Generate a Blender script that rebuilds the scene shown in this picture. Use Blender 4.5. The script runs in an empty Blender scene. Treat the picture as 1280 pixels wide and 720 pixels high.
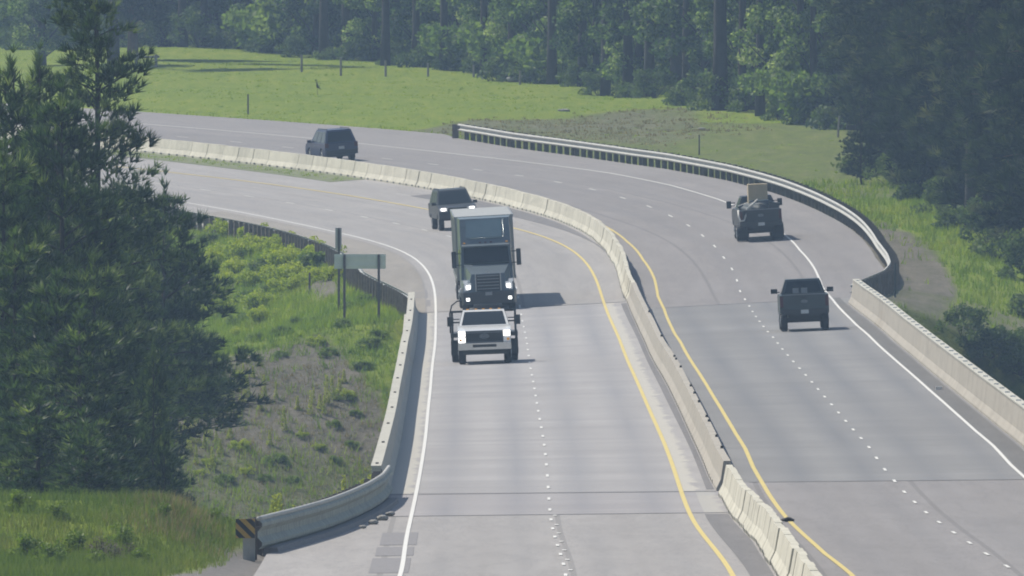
import bpy, bmesh, math, random
import numpy as np
from mathutils import Vector, Matrix, Euler

random.seed(7); RNG = np.random.default_rng(7)
S = bpy.context.scene
C = S.collection
PI = math.pi

# ------------------------------------------------------------------ road alignment
# one knot every 20 m: curvature (1/km), grade (%), crossfall (%), median offset, median width, right carriageway step
KAP = [-0.281,-0.062,0.056,0.086,0.053,0.007,-0.035,-0.031,-0.052,-0.035,0.02,0.018,-0.028,-0.019,0.037,0.045,-0.04,-0.068,-0.011,-0.008,-0.025,-0.203,-0.69,-1.208,-1.5,-1.544,-1.514,-1.457,-1.384,-1.282,-1.159,-1.032,-0.91,-0.79,-0.669,-0.548,-0.428,-0.309,-0.192,-0.078,0.034,0.144,0.252,0.359,0.466,0.572]
GRD = [-0.978,-1.106,-1.233,-1.126,-0.607,-0.07,0.183,0.072,-0.054,-0.018,0.045,0.018,-0.008,0.009,0.061,0.108,0.158,0.129,0.165,0.456,1.016,1.853,2.399,2.329,1.788,1.395,1.454,1.782,1.867,1.732,1.643,1.635,1.597,1.527,1.465,1.411,1.365,1.324,1.289,1.257,1.228,1.201,1.176,1.151,1.127,1.102]
BNK = [0.902,1.126,1.25,1.265,1.155,0.996,1.004,1.219,1.532,1.894,2.215,2.502,2.789,3.118,3.475,3.849,4.245,4.64,5.001,5.267,5.417,5.507,5.672,5.989,6.565,7.233,7.717,7.941,7.894,7.677,7.454,7.25,7.095,6.949,6.827,6.731,6.655,6.595,6.548,6.511,6.482,6.458,6.439,6.422,6.407,6.393]
OBL = [0.959,1.002,1.118,1.094,1.045,0.996,0.92,0.922,0.916,0.937,0.967,0.98,0.987,0.973,0.942,0.926,0.939,0.929,0.963,0.983,0.998,0.941,1.072,1.248,1.685,2.313,3.004,3.568,4.039,4.451,4.823,5.15,5.45,5.708,5.933,6.131,6.305,6.459,6.596,6.718,6.829,6.931,7.026,7.116,7.203,7.288]
GAP = [1.695,1.45,1.267,1.211,1.223,1.249,1.282,1.32,1.324,1.325,1.322,1.316,1.328,1.347,1.371,1.397,1.41,1.4,1.442,1.512,1.605,1.649,1.707,1.637,1.549,1.464,1.423,1.391,1.352,1.295,1.257,1.239,1.233,1.226,1.222,1.221,1.221,1.223,1.225,1.227,1.23,1.233,1.235,1.238,1.24,1.241]
DZR = [-0.046,0.015,0.073,0.163,0.227,0.237,0.242,0.244,0.188,0.16,0.131,0.104,0.079,0.059,0.043,0.001,-0.04,-0.09,-0.149,-0.232,-0.342,-0.397,-0.334,-0.249,-0.129,0.01,0.176,0.296,0.326,0.269,0.244,0.259,0.289,0.291,0.284,0.273,0.262,0.249,0.237,0.225,0.213,0.202,0.192,0.183,0.174,0.166]
F = 23269.6; ZC = 12.741; LW = 3.684; T0 = -60.0; DT = 2.0
NK = len(KAP); TS = np.arange(T0, 20.0*(NK-1), DT)
def knots(v, t): return np.interp(t, np.arange(NK)*20.0, v)
kk = np.where(TS < 0, 0, knots(KAP, TS)*1e-3); gg = knots(GRD, TS)*1e-2
def cum(a, x0):
    c = np.concatenate([[0], np.cumsum((a[1:]+a[:-1])/2*DT)]); i = int((0-T0)/DT); return c-c[i]+x0
TH = cum(kk, 0.00027); ST = np.sin(TH); CT = np.cos(TH)
PX = cum(ST, 4.876); PY = cum(CT, 413.4); PZ = cum(gg, 0.0)
def I(a, t): return np.interp(t, TS, a)
def oB(t): return knots(OBL, t)
def oR(t): return knots(OBL, t)+knots(GAP, t)
def P(t, o, h=0.0, right=False):
    """a point of the road: t along, o across (0 = left roadway's yellow line), h above the paving"""
    z = I(PZ, t)+knots(BNK, t)*0.01*o+h+(knots(DZR, t) if right else 0)
    return np.stack(np.broadcast_arrays(I(PX, t)+o*I(CT, t), I(PY, t)-o*I(ST, t), z), -1)
def V(t, o, h=0.0, right=False): return Vector([float(x) for x in P(float(t), float(o), h, right)])
RAIL_R = [(391,10.75),(396,10.95),(405,11.8),(414,12.7),(424,13.25),(434,13.4),(448,13.45),(466,13.8),(494,14.35),(528,15.3),(550,15.7),(570,16.1),(590,16.9),(606,17.6),(623,18.95)]
RAIL_L = [(401,-8.55),(410,-8.9),(418,-9.35),(428,-10.0),(440,-10.7),(462,-11.1),(490,-11.6),(522,-11.6),(548,-12.0),(600,-12.2),(660,-12.4),(700,-12.4)]
RAIL_N = [(30,-10.95),(43,-10.25),(56,-9.6),(70,-9.05),(82,-8.6),(92,-8.3),(101,-8.2)]
def pl(path, t): a = np.array(path); return np.interp(t, a[:,0], a[:,1])
def edgeL(t):
    e = pl(RAIL_L, t)+0.25; e = np.where(t < 402, -8.75, e); return np.where(t < 104, np.minimum(pl(RAIL_N, t)+0.3, -8.75), e)
def edgeR(t):
    e = np.where(t < 404, 10.95, pl(RAIL_R, t)-0.2); e = np.where(t > 630, 19.8, e)
    return np.where((t > 623) & (t <= 630), 18.8+(t-623)/7, e)

# ------------------------------------------------------------------ terrain height
NEARAB, FARAB = 104.0, 402.0
def smooth(a, b, x): x = np.clip((x-a)/(b-a), 0, 1); return x*x*(3-2*x)
def vnoise(x, y, s, seed=0):
    x = x/s+seed*13.7; y = y/s+seed*7.3; xi = np.floor(x); yi = np.floor(y); fx = x-xi; fy = y-yi
    fx = fx*fx*(3-2*fx); fy = fy*fy*(3-2*fy)
    def h(a, b): v = np.sin(a*127.1+b*311.7+seed*74.7)*43758.5453; return v-np.floor(v)
    return (h(xi,yi)*(1-fx)+h(xi+1,yi)*fx)*(1-fy)+(h(xi,yi+1)*(1-fx)+h(xi+1,yi+1)*fx)*fy
def station(X, Y):
    X = np.asarray(X, float).ravel(); Y = np.asarray(Y, float).ravel(); t = np.empty_like(X); o = np.empty_like(X)
    for a in range(0, len(X), 20000):
        x = X[a:a+20000, None]; y = Y[a:a+20000, None]
        j = ((x-PX)**2+(y-PY)**2).argmin(1)
        dx = x[:,0]-PX[j]; dy = y[:,0]-PY[j]
        t[a:a+20000] = TS[j]+dx*ST[j]+dy*CT[j]; o[a:a+20000] = dx*CT[j]-dy*ST[j]
    return t, o
def ground(X, Y, full=False):
    X = np.asarray(X, float).ravel(); Y = np.asarray(Y, float).ravel()
    t, o = station(X, Y)
    eL = edgeL(t); eR = edgeR(t)
    natural = np.interp(Y, [780,830,854,908,965,1006,1042,1071,1100,1200,1300,1420,1600,2200,4000], [-14,-3.2,.3,1.9,3.6,4.4,5.1,5.6,6.1,7.6,9.3,11.2,22,95,160])
    natural = natural+(vnoise(X, Y, 14, 1)-.5)*0.5+(vnoise(X, Y, 4, 2)-.5)*0.15
    floor = -10.5+(vnoise(X, Y, 12, 3)-.5)*1.2+np.maximum(0, -X-25)*.05
    tc = np.clip(t, T0, TS[-1])
    zl = P(tc, eL)[:,2]; zr = P(tc, eR, 0, True)[:,2]
    zroad = P(tc, np.clip(o, eL, eR))[:,2]+np.where(o > oB(tc)+.3, knots(DZR, tc), 0)
    dl = np.maximum(0, eL-o); dr = np.maximum(0, o-eR)
    # far embankment
    dY = np.maximum(0, FARAB-4-t); D = np.sqrt(dY**2+np.maximum(dl, 0)**2*np.where(t > FARAB, 1, .12))
    topz = np.where(o < 0, np.where(t > FARAB, zl, P(np.full_like(t, FARAB+2), np.maximum(o, -13))[:,2]), 0)
    emb = topz-.25-.05*np.minimum(D, 3)-.42*np.maximum(0, D-1.5)+(vnoise(X, Y, 3, 4)-.5)*.35*np.minimum(1, D/3)+(vnoise(X, Y, 9, 5)-.5)*1.0*np.minimum(1, D/8)
    left = np.maximum(emb, floor)
    # right hand and meadow side
    blend = smooth(0, 14, dr)
    rightz = np.where(t > FARAB, (zr-.15-.02*dr)*(1-blend)+natural*blend, np.minimum(natural, zr-1.2-.45*dY))
    rightz = np.maximum(rightz, floor)
    # near bank
    dN = np.maximum(0, t-(NEARAB-6))
    lat = np.maximum(0, dl)
    mound = 1.15*np.exp(-((Y-443)/np.where(Y < 443, 10, 17))**2)*smooth(.7, 2.6, lat)*(1+.25*(vnoise(X, Y, 2.5, 6)-.5))*np.where(X < -12.5, np.maximum(.5, 1+(X+12.5)*.12), 1)
    nearz = zl-.12+.05*np.minimum(lat, 3)+mound-.5*np.maximum(0, Y-455-2.5*np.sin(X))*smooth(2.0, 6, lat)-.42*dN-.1*np.maximum(0, Y-470)*smooth(.3, 2, lat)
    nearr = zr-.4-.3*dr-.42*dN
    nz = np.where(o < 0, nearz, nearr); nz = np.maximum(nz, floor)
    onroad = (o > eL-.3) & (o < eR+.3) & ((t < NEARAB-3) | (t > FARAB-1))
    far = np.where(o < 0, left, rightz)
    far = np.where((t < FARAB) & (o >= 0) & (o < eR), np.minimum(np.maximum(-1.6-.5*np.maximum(0, FARAB-6-t), floor), zroad-1.5), far)
    z = np.where(t < 250, nz, far)
    under = (o > eL-.5) & (o < eR+.5) & (t >= NEARAB-3) & (t <= FARAB-1)
    z = np.where(under, np.minimum(z, zroad-1.3), z)
    z = np.where(onroad, zroad-.22, z)
    if full: return z, t, o, dl, dr, D
    return z
def gz(x, y): return float(ground([x], [y])[0])
def spot(u, v, dmin=385, dmax=1500):
    """the ground point seen at a place of the photograph (used to measure where things stand)"""
    d = np.arange(dmin, dmax, .5); X = (u-640)/F*d; Zr = ZC-v/F*d; g = ground(X, d)
    i = int(np.argmax(g >= Zr)) if (g >= Zr).any() else len(d)-1
    return float(X[i]), float(d[i]), float(g[i])

# ------------------------------------------------------------------ materials
def nt(name):
    m = bpy.data.materials.new(name); m.use_nodes = True; n = m.node_tree; n.nodes.clear()
    out = n.nodes.new('ShaderNodeOutputMaterial'); b = n.nodes.new('ShaderNodeBsdfPrincipled'); n.links.new(b.outputs[0], out.inputs[0])
    return m, n, b, out
def noise(n, vec, scale, detail=4, rough=.6, mapscale=None):
    if mapscale:
        mp = n.nodes.new('ShaderNodeMapping'); mp.inputs['Scale'].default_value = mapscale; n.links.new(vec, mp.inputs[0]); vec = mp.outputs[0]
    t = n.nodes.new('ShaderNodeTexNoise'); t.inputs['Scale'].default_value = scale; t.inputs['Detail'].default_value = detail; t.inputs['Roughness'].default_value = rough
    n.links.new(vec, t.inputs['Vector']); return t.outputs['Fac']
def ramp(n, fac, stops):
    r = n.nodes.new('ShaderNodeValToRGB'); e = r.color_ramp.elements
    while len(e) < len(stops): e.new(.5)
    for i, (p, c) in enumerate(stops): e[i].position = p; e[i].color = (*c, 1) if len(c) == 3 else c
    n.links.new(fac, r.inputs[0]); return r.outputs[0]
def mixc(n, fac, a, b, mode='MIX'):
    m = n.nodes.new('ShaderNodeMix'); m.data_type = 'RGBA'; m.blend_type = mode
    for s, x in ((m.inputs[0], fac), (m.inputs[6], a), (m.inputs[7], b)):
        if isinstance(x, (int, float)): s.default_value = x
        elif isinstance(x, tuple): s.default_value = (*x, 1)
        else: n.links.new(x, s)
    return m.outputs[2]
def math_(n, op, a, b=None):
    m = n.nodes.new('ShaderNodeMath'); m.operation = op
    for s, x in zip(m.inputs, (a, b)):
        if x is None: continue
        if isinstance(x, (int, float)): s.default_value = x
        else: n.links.new(x, s)
    return m.outputs[0]
def bump(n, b, fac, strength, dist=.02):
    x = n.nodes.new('ShaderNodeBump'); x.inputs['Strength'].default_value = strength; x.inputs['Distance'].default_value = dist
    n.links.new(fac, x.inputs['Height']); n.links.new(x.outputs[0], b.inputs['Normal'])
def tc(n, kind): t = n.nodes.new('ShaderNodeTexCoord'); return t.outputs[kind]
def setb(b, rough=.6, metal=0., spec=.5):
    b.inputs['Roughness'].default_value = rough; b.inputs['Metallic'].default_value = metal; b.inputs['Specular IOR Level'].default_value = spec
def simple(name, col, rough=.6, metal=0., var=.25, scale=6., spec=.5, coat=0.):
    m, n, b, o = nt(name); setb(b, rough, metal, spec)
    v = tc(n, 'Object'); f = noise(n, v, scale, 5)
    c = ramp(n, f, [(.25, tuple(x*(1-var) for x in col)), (.75, tuple(min(1, x*(1+var)) for x in col))])
    n.links.new(c, b.inputs['Base Color'])
    if coat: b.inputs['Coat Weight'].default_value = coat; b.inputs['Coat Roughness'].default_value = .06
    return m
def emit(name, col, e, strength):
    m, n, b, o = nt(name); setb(b, .2)
    b.inputs['Base Color'].default_value = (*col, 1); b.inputs['Emission Color'].default_value = (*e, 1); b.inputs['Emission Strength'].default_value = strength
    return m
def uvnode(n): u = n.nodes.new('ShaderNodeUVMap'); u.uv_map = 'UVMap'; return u.outputs[0]
def lanes(n, uv, centres, width):
    """worn wheel paths: 1 on the tracks, as a function of the offset across the road"""
    s = n.nodes.new('ShaderNodeSeparateXYZ'); n.links.new(uv, s.inputs[0]); tot = None
    for c in centres:
        d = math_(n, 'ABSOLUTE', math_(n, 'SUBTRACT', s.outputs[0], c)); d = math_(n, 'MULTIPLY', d, 1/width)
        d = math_(n, 'MAXIMUM', math_(n, 'SUBTRACT', 1.0, d), 0.0); tot = d if tot is None else math_(n, 'MAXIMUM', tot, d)
    return tot
def asphalt(name, a, b_, centres):
    m, n, b, o = nt(name); setb(b, .85, 0, .3); uv = uvnode(n)
    big = noise(n, uv, 1, 4, .6, (.25, .012, 1)); med = noise(n, uv, 1, 6, .7, (1.5, .045, 1)); tr_ = noise(n, uv, 1, 5, .7, (.1, .09, 1)); fine = noise(n, uv, 40, 3, .7)
    c = ramp(n, big, [(.32, tuple(x*.9 for x in a)), (.68, tuple(x*1.06 for x in b_))])
    c = mixc(n, .5, c, ramp(n, med, [(.3, tuple(x*.74 for x in a)), (.7, tuple(x*1.16 for x in b_))]))
    c = mixc(n, .3, c, ramp(n, tr_, [(.3, tuple(x*.78 for x in a)), (.7, tuple(x*1.12 for x in b_))]))
    pat = ramp(n, noise(n, uv, 1, 3, .6, (.4, .02, 1)), [(.3, (.25,)*3), (.7, (1,)*3)])
    if centres:
        c = mixc(n, math_(n, 'MULTIPLY', math_(n, 'MULTIPLY', lanes(n, uv, centres, .75), pat), .5), c, tuple(x*k_ for x, k_ in zip(a, (.56, .60, .66))))
        mid = [(centres[0]+centres[1])/2, (centres[2]+centres[3])/2]
        c = mixc(n, math_(n, 'MULTIPLY', lanes(n, uv, mid, .6), .35), c, tuple(x*.66 for x in a))
        c = mixc(n, math_(n, 'MULTIPLY', math_(n, 'GREATER_THAN', lanes(n, uv, [(mid[0]+mid[1])/2+.18, mid[0]-2.3], .07), .0), .6), c, tuple(x*.5 for x in a))
    cr = noise(n, uv, 1, 6, .8, (.5, .035, 1))
    c = mixc(n, ramp(n, math_(n, 'ABSOLUTE', math_(n, 'SUBTRACT', cr, .5)), [(.0, (.5,.5,.5)), (.016, (0,0,0))]), c, tuple(x*.5 for x in a))
    seal = noise(n, uv, 1, 2, .5, (.6, .05, 1))
    c = mixc(n, ramp(n, seal, [(.62, (0,0,0)), (.66, (.35,.35,.35))]), c, tuple(x*.8 for x in a))
    c = mixc(n, .35, c, ramp(n, fine, [(.3, tuple(x*.7 for x in a)), (.7, tuple(x*1.25 for x in b_))]))
    n.links.new(c, b.inputs['Base Color']); bump(n, b, fine, .25, .01); return m
def deck(name, a, b_, light, bands, centres, drift=(.03, .13, 1)):
    m, n, b, o = nt(name); setb(b, .8, 0, .35); uv = uvnode(n)
    tran = noise(n, uv, 1, 4, .65, drift); big = noise(n, uv, 1, 4, .6, (.3, .02, 1)); fine = noise(n, uv, 25, 3, .7)
    c = ramp(n, tran, [(.3, tuple(x*.86 for x in a)), (.7, tuple(x*1.06 for x in b_))])
    tr2 = noise(n, uv, 1, 6, .8, (.07, .30, 1))
    c = mixc(n, .4, c, ramp(n, big, [(.3, tuple(x*.82 for x in a)), (.7, tuple(x*1.1 for x in b_))]))
    c = mixc(n, ramp(n, tr2, [(.48, (0,0,0)), (.68, (.55,.55,.55))]), c, tuple(x*.72 for x in a))
    c = mixc(n, math_(n, 'MULTIPLY', math_(n, 'MULTIPLY', lanes(n, uv, centres, .7), ramp(n, big, [(.35, (.35,)*3), (.65, (1,)*3)])), .85), c, tuple(x*k_ for x, k_ in zip(a, (.66, .7, .78))))
    s = n.nodes.new('ShaderNodeSeparateXYZ'); n.links.new(uv, s.inputs[0])
    jag = math_(n, 'MULTIPLY', math_(n, 'SUBTRACT', noise(n, uv, 1, 4, .9, (.01, .22, 1)), .5), 1.5)
    off = math_(n, 'ADD', s.outputs[0], jag)
    for (x0, x1) in bands:
        k = math_(n, 'MULTIPLY', math_(n, 'GREATER_THAN', s.outputs[0], x0), math_(n, 'LESS_THAN', off, x1)); c = mixc(n, math_(n, 'MULTIPLY', k, .85), c, light)
    c = mixc(n, .25, c, ramp(n, fine, [(.3, tuple(x*.75 for x in a)), (.7, tuple(x*1.2 for x in b_))]))
    n.links.new(c, b.inputs['Base Color']); bump(n, b, fine, .15, .01); return m
def concrete(name, a, b_, stain=.5):
    m, n, b, o = nt(name); setb(b, .85, 0, .3)
    g = n.nodes.new('ShaderNodeNewGeometry'); pos = g.outputs['Position']
    big = noise(n, pos, .35, 5, .65); st = noise(n, pos, 1, 4, .6, (.5, .5, .12)); fine = noise(n, pos, 2.5, 5, .75)
    c = ramp(n, big, [(.3, a), (.7, b_)])
    oi = n.nodes.new('ShaderNodeObjectInfo'); c = mixc(n, math_(n, 'MULTIPLY', oi.outputs['Random'], .35), c, tuple(x*.6 for x in a))
    c = mixc(n, ramp(n, st, [(.46, (0,0,0)), (.68, (stain,)*3)]), c, tuple(x*.4 for x in a))
    sc_ = noise(n, pos, 1, 5, .75, (.12, .12, 2.5)); c = mixc(n, ramp(n, sc_, [(.54, (0,0,0)), (.66, (.4,.4,.4))]), c, tuple(x*.5 for x in a))
    c = mixc(n, .4, c, ramp(n, fine, [(.3, tuple(x*.72 for x in a)), (.7, tuple(min(1, x*1.2) for x in b_))]))
    n.links.new(c, b.inputs['Base Color']); bump(n, b, fine, .3, .02); return m
def foliage(name, cols, trans=.35, rough=.5, spec=.4):
    m, n, b, out = nt(name); setb(b, rough, 0, spec)
    a = n.nodes.new('ShaderNodeAttribute'); a.attribute_name = 'tint'
    oi = n.nodes.new('ShaderNodeObjectInfo')
    f = math_(n, 'ADD', math_(n, 'MULTIPLY', a.outputs['Fac'], .8), math_(n, 'MULTIPLY', oi.outputs['Random'], .2))
    k = len(cols); c = ramp(n, f, [(i/(k-1)*.9+.05, x) for i, x in enumerate(cols)])
    n.links.new(c, b.inputs['Base Color'])
    t = n.nodes.new('ShaderNodeBsdfTranslucent'); lc = mixc(n, 1.0, c, (1.25, 1.35, .7), 'MULTIPLY'); n.links.new(lc, t.inputs[0])
    mx = n.nodes.new('ShaderNodeMixShader'); mx.inputs[0].default_value = trans
    n.links.new(b.outputs[0], mx.inputs[1]); n.links.new(t.outputs[0], mx.inputs[2]); n.links.new(mx.outputs[0], out.inputs[0]); return m

M = {}
wp = [-LW*1.5-.95, -LW*1.5+.95, -LW*.5-.95, -LW*.5+.95]
wr = [2.5+LW*.5-.95, 2.5+LW*.5+.95, 2.5+LW*1.5-.95, 2.5+LW*1.5+.95]
wf = [5.5+LW*.5-.95, 5.5+LW*.5+.95, 5.5+LW*1.5-.95, 5.5+LW*1.5+.95]
M['asphalt_l'] = asphalt('asphalt westbound', (.236,.224,.218), (.302,.287,.278), wp)
M['asphalt_r'] = asphalt('asphalt eastbound', (.188,.177,.174), (.24,.226,.222), wr)
M['asphalt_f'] = asphalt('asphalt eastbound bend', (.178,.167,.165), (.229,.215,.212), wf)
M['deck_l'] = deck('bridge deck concrete', (.245,.234,.232), (.315,.303,.30), (.42,.40,.345), [(.06,.42), (-8.9,-7.5)], wp)
M['deck_r'] = deck('bridge deck overlay', (.16,.156,.155), (.215,.21,.206), (.2,.19,.19), [], wr, (.03, .07, 1))
M['slab'] = deck('approach slab concrete', (.235,.222,.222), (.295,.28,.28), (.33,.32,.29), [(.4,.9)], wp)
M['patch'] = simple('tar patch', (.18,.172,.175), .9, 0, .2, 8)
M['tar'] = asphalt('dark median asphalt', (.125,.12,.122), (.165,.158,.16), [])
M['joint'] = simple('joint seal', (.12,.116,.118), .9, 0, .3, 8)
M['white'] = simple('white road paint', (.56,.555,.53), .7, 0, .15, 25)
M['yellow'] = simple('yellow road paint', (.50,.40,.13), .7, 0, .18, 20)
M['barrier'] = concrete('barrier concrete', (.45,.43,.355), (.54,.515,.43), .55)
M['parapet'] = concrete('parapet concrete', (.30,.275,.235), (.38,.35,.30), .4)
M['parapet_pale'] = concrete('pale parapet concrete', (.38,.37,.32), (.47,.455,.40), .35)
M['galv'] = simple('galvanised steel', (.36,.355,.33), .6, .1, .2, 3)
M['rail_old'] = simple('weathered rail steel', (.30,.31,.31), .55, .4, .25, 3)
M['rail_dull'] = simple('dull grey green rail', (.25,.27,.235), .75, .05, .3, 2)
M['wood'] = simple('weathered post timber', (.14,.115,.095), .9, 0, .35, 5)
M['graywood'] = simple('grey fence timber', (.22,.20,.18), .9, 0, .3, 4)
M['bark'] = simple('dark bark', (.032,.027,.024), .95, 0, .4, 3)
M['redbark'] = simple('reddish pine bark', (.11,.065,.045), .95, 0, .4, 3)
M['steelpost'] = simple('brown steel post', (.10,.085,.085), .7, .2, .2, 4)
M['narrowsign'] = simple('grey sign edge', (.62,.59,.62), .8, 0, .08, 2)
M['signback'] = simple('bare aluminium sign back', (.62,.66,.58), .6, .1, .1, 2)
M['black'] = simple('black plastic', (.018,.019,.02), .5, 0, .2, 5)
M['rubber'] = simple('tyre rubber', (.022,.022,.023), .85, 0, .2, 8)
M['rim'] = simple('wheel metal', (.35,.36,.37), .35, .8, .1, 8)
M['chrome'] = simple('chrome', (.62,.63,.64), .18, .95, .06, 4)
M['glass'] = simple('tinted vehicle glass', (.010,.014,.018), .08, 0, .1, 2, .3)
M['teal'] = simple('dark teal truck paint', (.10,.125,.145), .34, .05, .08, 2, .5, .25)
M['tealpanel'] = simple('teal fairing panel with sky sheen in the colour', (.14,.195,.215), .25, .05, .08, 2, .6, .4)  # paler than the cab, the sky's reflection put into its colour
M['whitepaint'] = simple('white truck paint', (.62,.62,.61), .3, 0, .04, 2, .5, .5)
M['navy'] = simple('dark blue paint', (.022,.03,.075), .4, .1, .1, 2, .5, .12)
M['charcoal'] = simple('charcoal paint', (.02,.023,.027), .42, .1, .1, 2, .5, .12)
M['slate'] = simple('slate grey paint', (.016,.020,.024), .42, .1, .1, 2, .5, .12)
M['darkgreen'] = simple('dark green grey paint', (.03,.042,.044), .42, .1, .1, 2, .5, .12)
M['trailer'] = simple('grey trailer panel', (.30,.30,.285), .5, 0, .08, 1)
M['seat'] = simple('grey seat fabric', (.30,.30,.31), .9, 0, .1, 6)
M['card'] = simple('brown cardboard', (.42,.34,.22), .85, 0, .12, 3)
M['pipe'] = simple('pale plastic pipe', (.55,.54,.50), .5, 0, .1, 4)
M['tarp'] = simple('dark tarpaulin', (.05,.06,.065), .7, 0, .3, 3)
M['head'] = emit('lit headlamp', (.8,.8,.8), (1,.97,.9), 2.6)
M['lamp'] = emit('clear lamp lens', (.55,.56,.57), (1,1,1), .15)
M['amber'] = emit('amber lamp', (.8,.35,.03), (1,.45,.05), .12)
M['red'] = simple('red tail lamp lens', (.07,.01,.012), .2, 0, .1, 5)
M['plate'] = simple('plate white', (.5,.52,.52), .5, 0, .08, 10)
M['pewter'] = simple('dull badge metal', (.20,.21,.22), .5, .3, .1, 10)
M['rock'] = simple('pale rock', (.24,.235,.22), .9, 0, .3, 3)
M['omblack'] = simple('marker black', (.025,.023,.022), .7, 0, .1, 8)
M['omyellow'] = simple('marker yellow', (.42,.26,.05), .6, 0, .1, 8)
M['needles'] = foliage('pine needles', [(.014,.034,.014), (.035,.07,.022), (.085,.13,.036), (.20,.25,.09)], .42, .5, .35)  # pale end of the tint paints highlights on the tufts
M['needles2'] = foliage('forest conifer needles', [(.010,.02,.014), (.022,.04,.022), (.05,.072,.034), (.13,.14,.075)], .35, .65, .2)
M['leaves'] = foliage('cottonwood leaves', [(.04,.075,.026), (.11,.17,.05), (.22,.28,.10), (.42,.46,.26)], .52, .6, .25)  # lightest tints stand in for glints of light on the leaves
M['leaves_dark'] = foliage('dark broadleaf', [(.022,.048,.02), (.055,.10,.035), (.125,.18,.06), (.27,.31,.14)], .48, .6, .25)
M['sunleaf'] = foliage('clearing leaves with sun in the colour', [(.045,.085,.022), (.085,.14,.032), (.14,.20,.05), (.22,.27,.09)], .5, .6, .2)  # brighter bush leaves, sunlight put into the colour
M['underbrush'] = foliage('underbrush with shade in the colour', [(.03,.055,.02), (.055,.09,.028), (.09,.135,.038), (.15,.19,.06)], .4, .65, .2)  # darker bush leaves, shade put into the colour
M['bush'] = foliage('yellow green broom leaves', [(.13,.19,.022), (.22,.285,.03), (.31,.37,.035), (.40,.43,.05)], .4, .6, .3)
M['shrub'] = foliage('green shrub leaves', [(.07,.115,.028), (.12,.18,.036), (.17,.23,.046), (.22,.26,.07)], .45, .55, .35)
M['deadtwig'] = foliage('dead twigs', [(.10,.085,.07), (.15,.13,.105), (.2,.175,.145), (.25,.22,.19)], .1, .9, .1)
M['stalk'] = foliage('pale stalk leaves', [(.22,.26,.07), (.28,.32,.09), (.36,.38,.11), (.42,.42,.16)], .5, .7, .3)
M['grass_m'] = foliage('meadow grass', [(.16,.24,.018), (.21,.29,.02), (.26,.325,.024), (.33,.35,.045)], .45, .7, .2)
M['grass_n'] = foliage('lush mound grass', [(.075,.125,.034), (.115,.17,.044), (.165,.205,.055), (.26,.245,.10)], .35, .7, .2)
M['grass_d'] = foliage('dry straw grass', [(.16,.13,.08), (.22,.18,.11), (.28,.235,.15), (.33,.29,.19)], .3, .8, .2)
M['grass_s'] = foliage('bank grass', [(.11,.18,.025), (.16,.235,.03), (.22,.28,.036), (.32,.32,.08)], .45, .7, .2)

# terrain material: the zone attribute says where turf, dry ground and gravel lie
m, n, b, o_ = nt('ground cover'); setb(b, .95, 0, .15)
at = n.nodes.new('ShaderNodeAttribute'); at.attribute_name = 'zone'; sp = n.nodes.new('ShaderNodeSeparateColor'); n.links.new(at.outputs['Color'], sp.inputs[0])
g = n.nodes.new('ShaderNodeNewGeometry'); pos = g.outputs['Position']
n1 = noise(n, pos, .09, 5, .65); n2 = noise(n, pos, .8, 5, .7); n3 = noise(n, pos, 4, 5, .75); n4 = noise(n, pos, 1, 5, .7, (.3, .05, .3)); n5 = noise(n, pos, 1, 5, .75, (1.4, .12, 1.4))
def warp(f, k=.8): return math_(n, 'ADD', f, math_(n, 'MULTIPLY', math_(n, 'SUBTRACT', n2, .5), k))
def edge(f, k=.8): return ramp(n, warp(f, k), [(.3, (0,0,0)), (.7, (1,1,1))])
green = ramp(n, n1, [(.3, (.135,.215,.016)), (.5, (.19,.265,.018)), (.7, (.28,.31,.024))])
green = mixc(n, .35, green, ramp(n, n4, [(.3, (.12,.185,.016)), (.7, (.25,.28,.03))]))
green = mixc(n, .3, green, ramp(n, n3, [(.3, (.09,.15,.018)), (.7, (.22,.26,.035))]))
green = mixc(n, .45, green, ramp(n, n5, [(.3, (.085,.14,.02)), (.5, (.16,.22,.024)), (.72, (.28,.28,.06))]))
soil = ramp(n, n3, [(.28, (.08,.075,.055)), (.5, (.17,.155,.125)), (.72, (.28,.255,.21))])
soil = mixc(n, .4, soil, ramp(n, n2, [(.38, (.09,.095,.05)), (.62, (.20,.18,.145))]))
dull = mixc(n, .5, ramp(n, n3, [(.3, (.08,.10,.035)), (.7, (.155,.17,.07))]), ramp(n, n5, [(.3, (.075,.095,.03)), (.5, (.12,.14,.05)), (.72, (.20,.185,.12))]))
grav = ramp(n, n3, [(.3, (.15,.14,.135)), (.7, (.28,.265,.25))])
c = mixc(n, edge(sp.outputs[0]), dull, green)
e2 = ramp(n, math_(n, 'ADD', warp(sp.outputs[1], .6), math_(n, 'MULTIPLY', math_(n, 'SUBTRACT', n4, .5), .7)), [(.3, (0,0,0)), (.72, (1,1,1))])
soil = mixc(n, .4, soil, ramp(n, n5, [(.32, (.085,.09,.045)), (.5, (.16,.145,.12)), (.7, (.26,.235,.19))]))
c = mixc(n, e2, c, soil)
c = mixc(n, edge(sp.outputs[2], .3), c, grav)
n.links.new(c, b.inputs['Base Color']); bump(n, b, n3, .9, .25); M['ground'] = m

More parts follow.
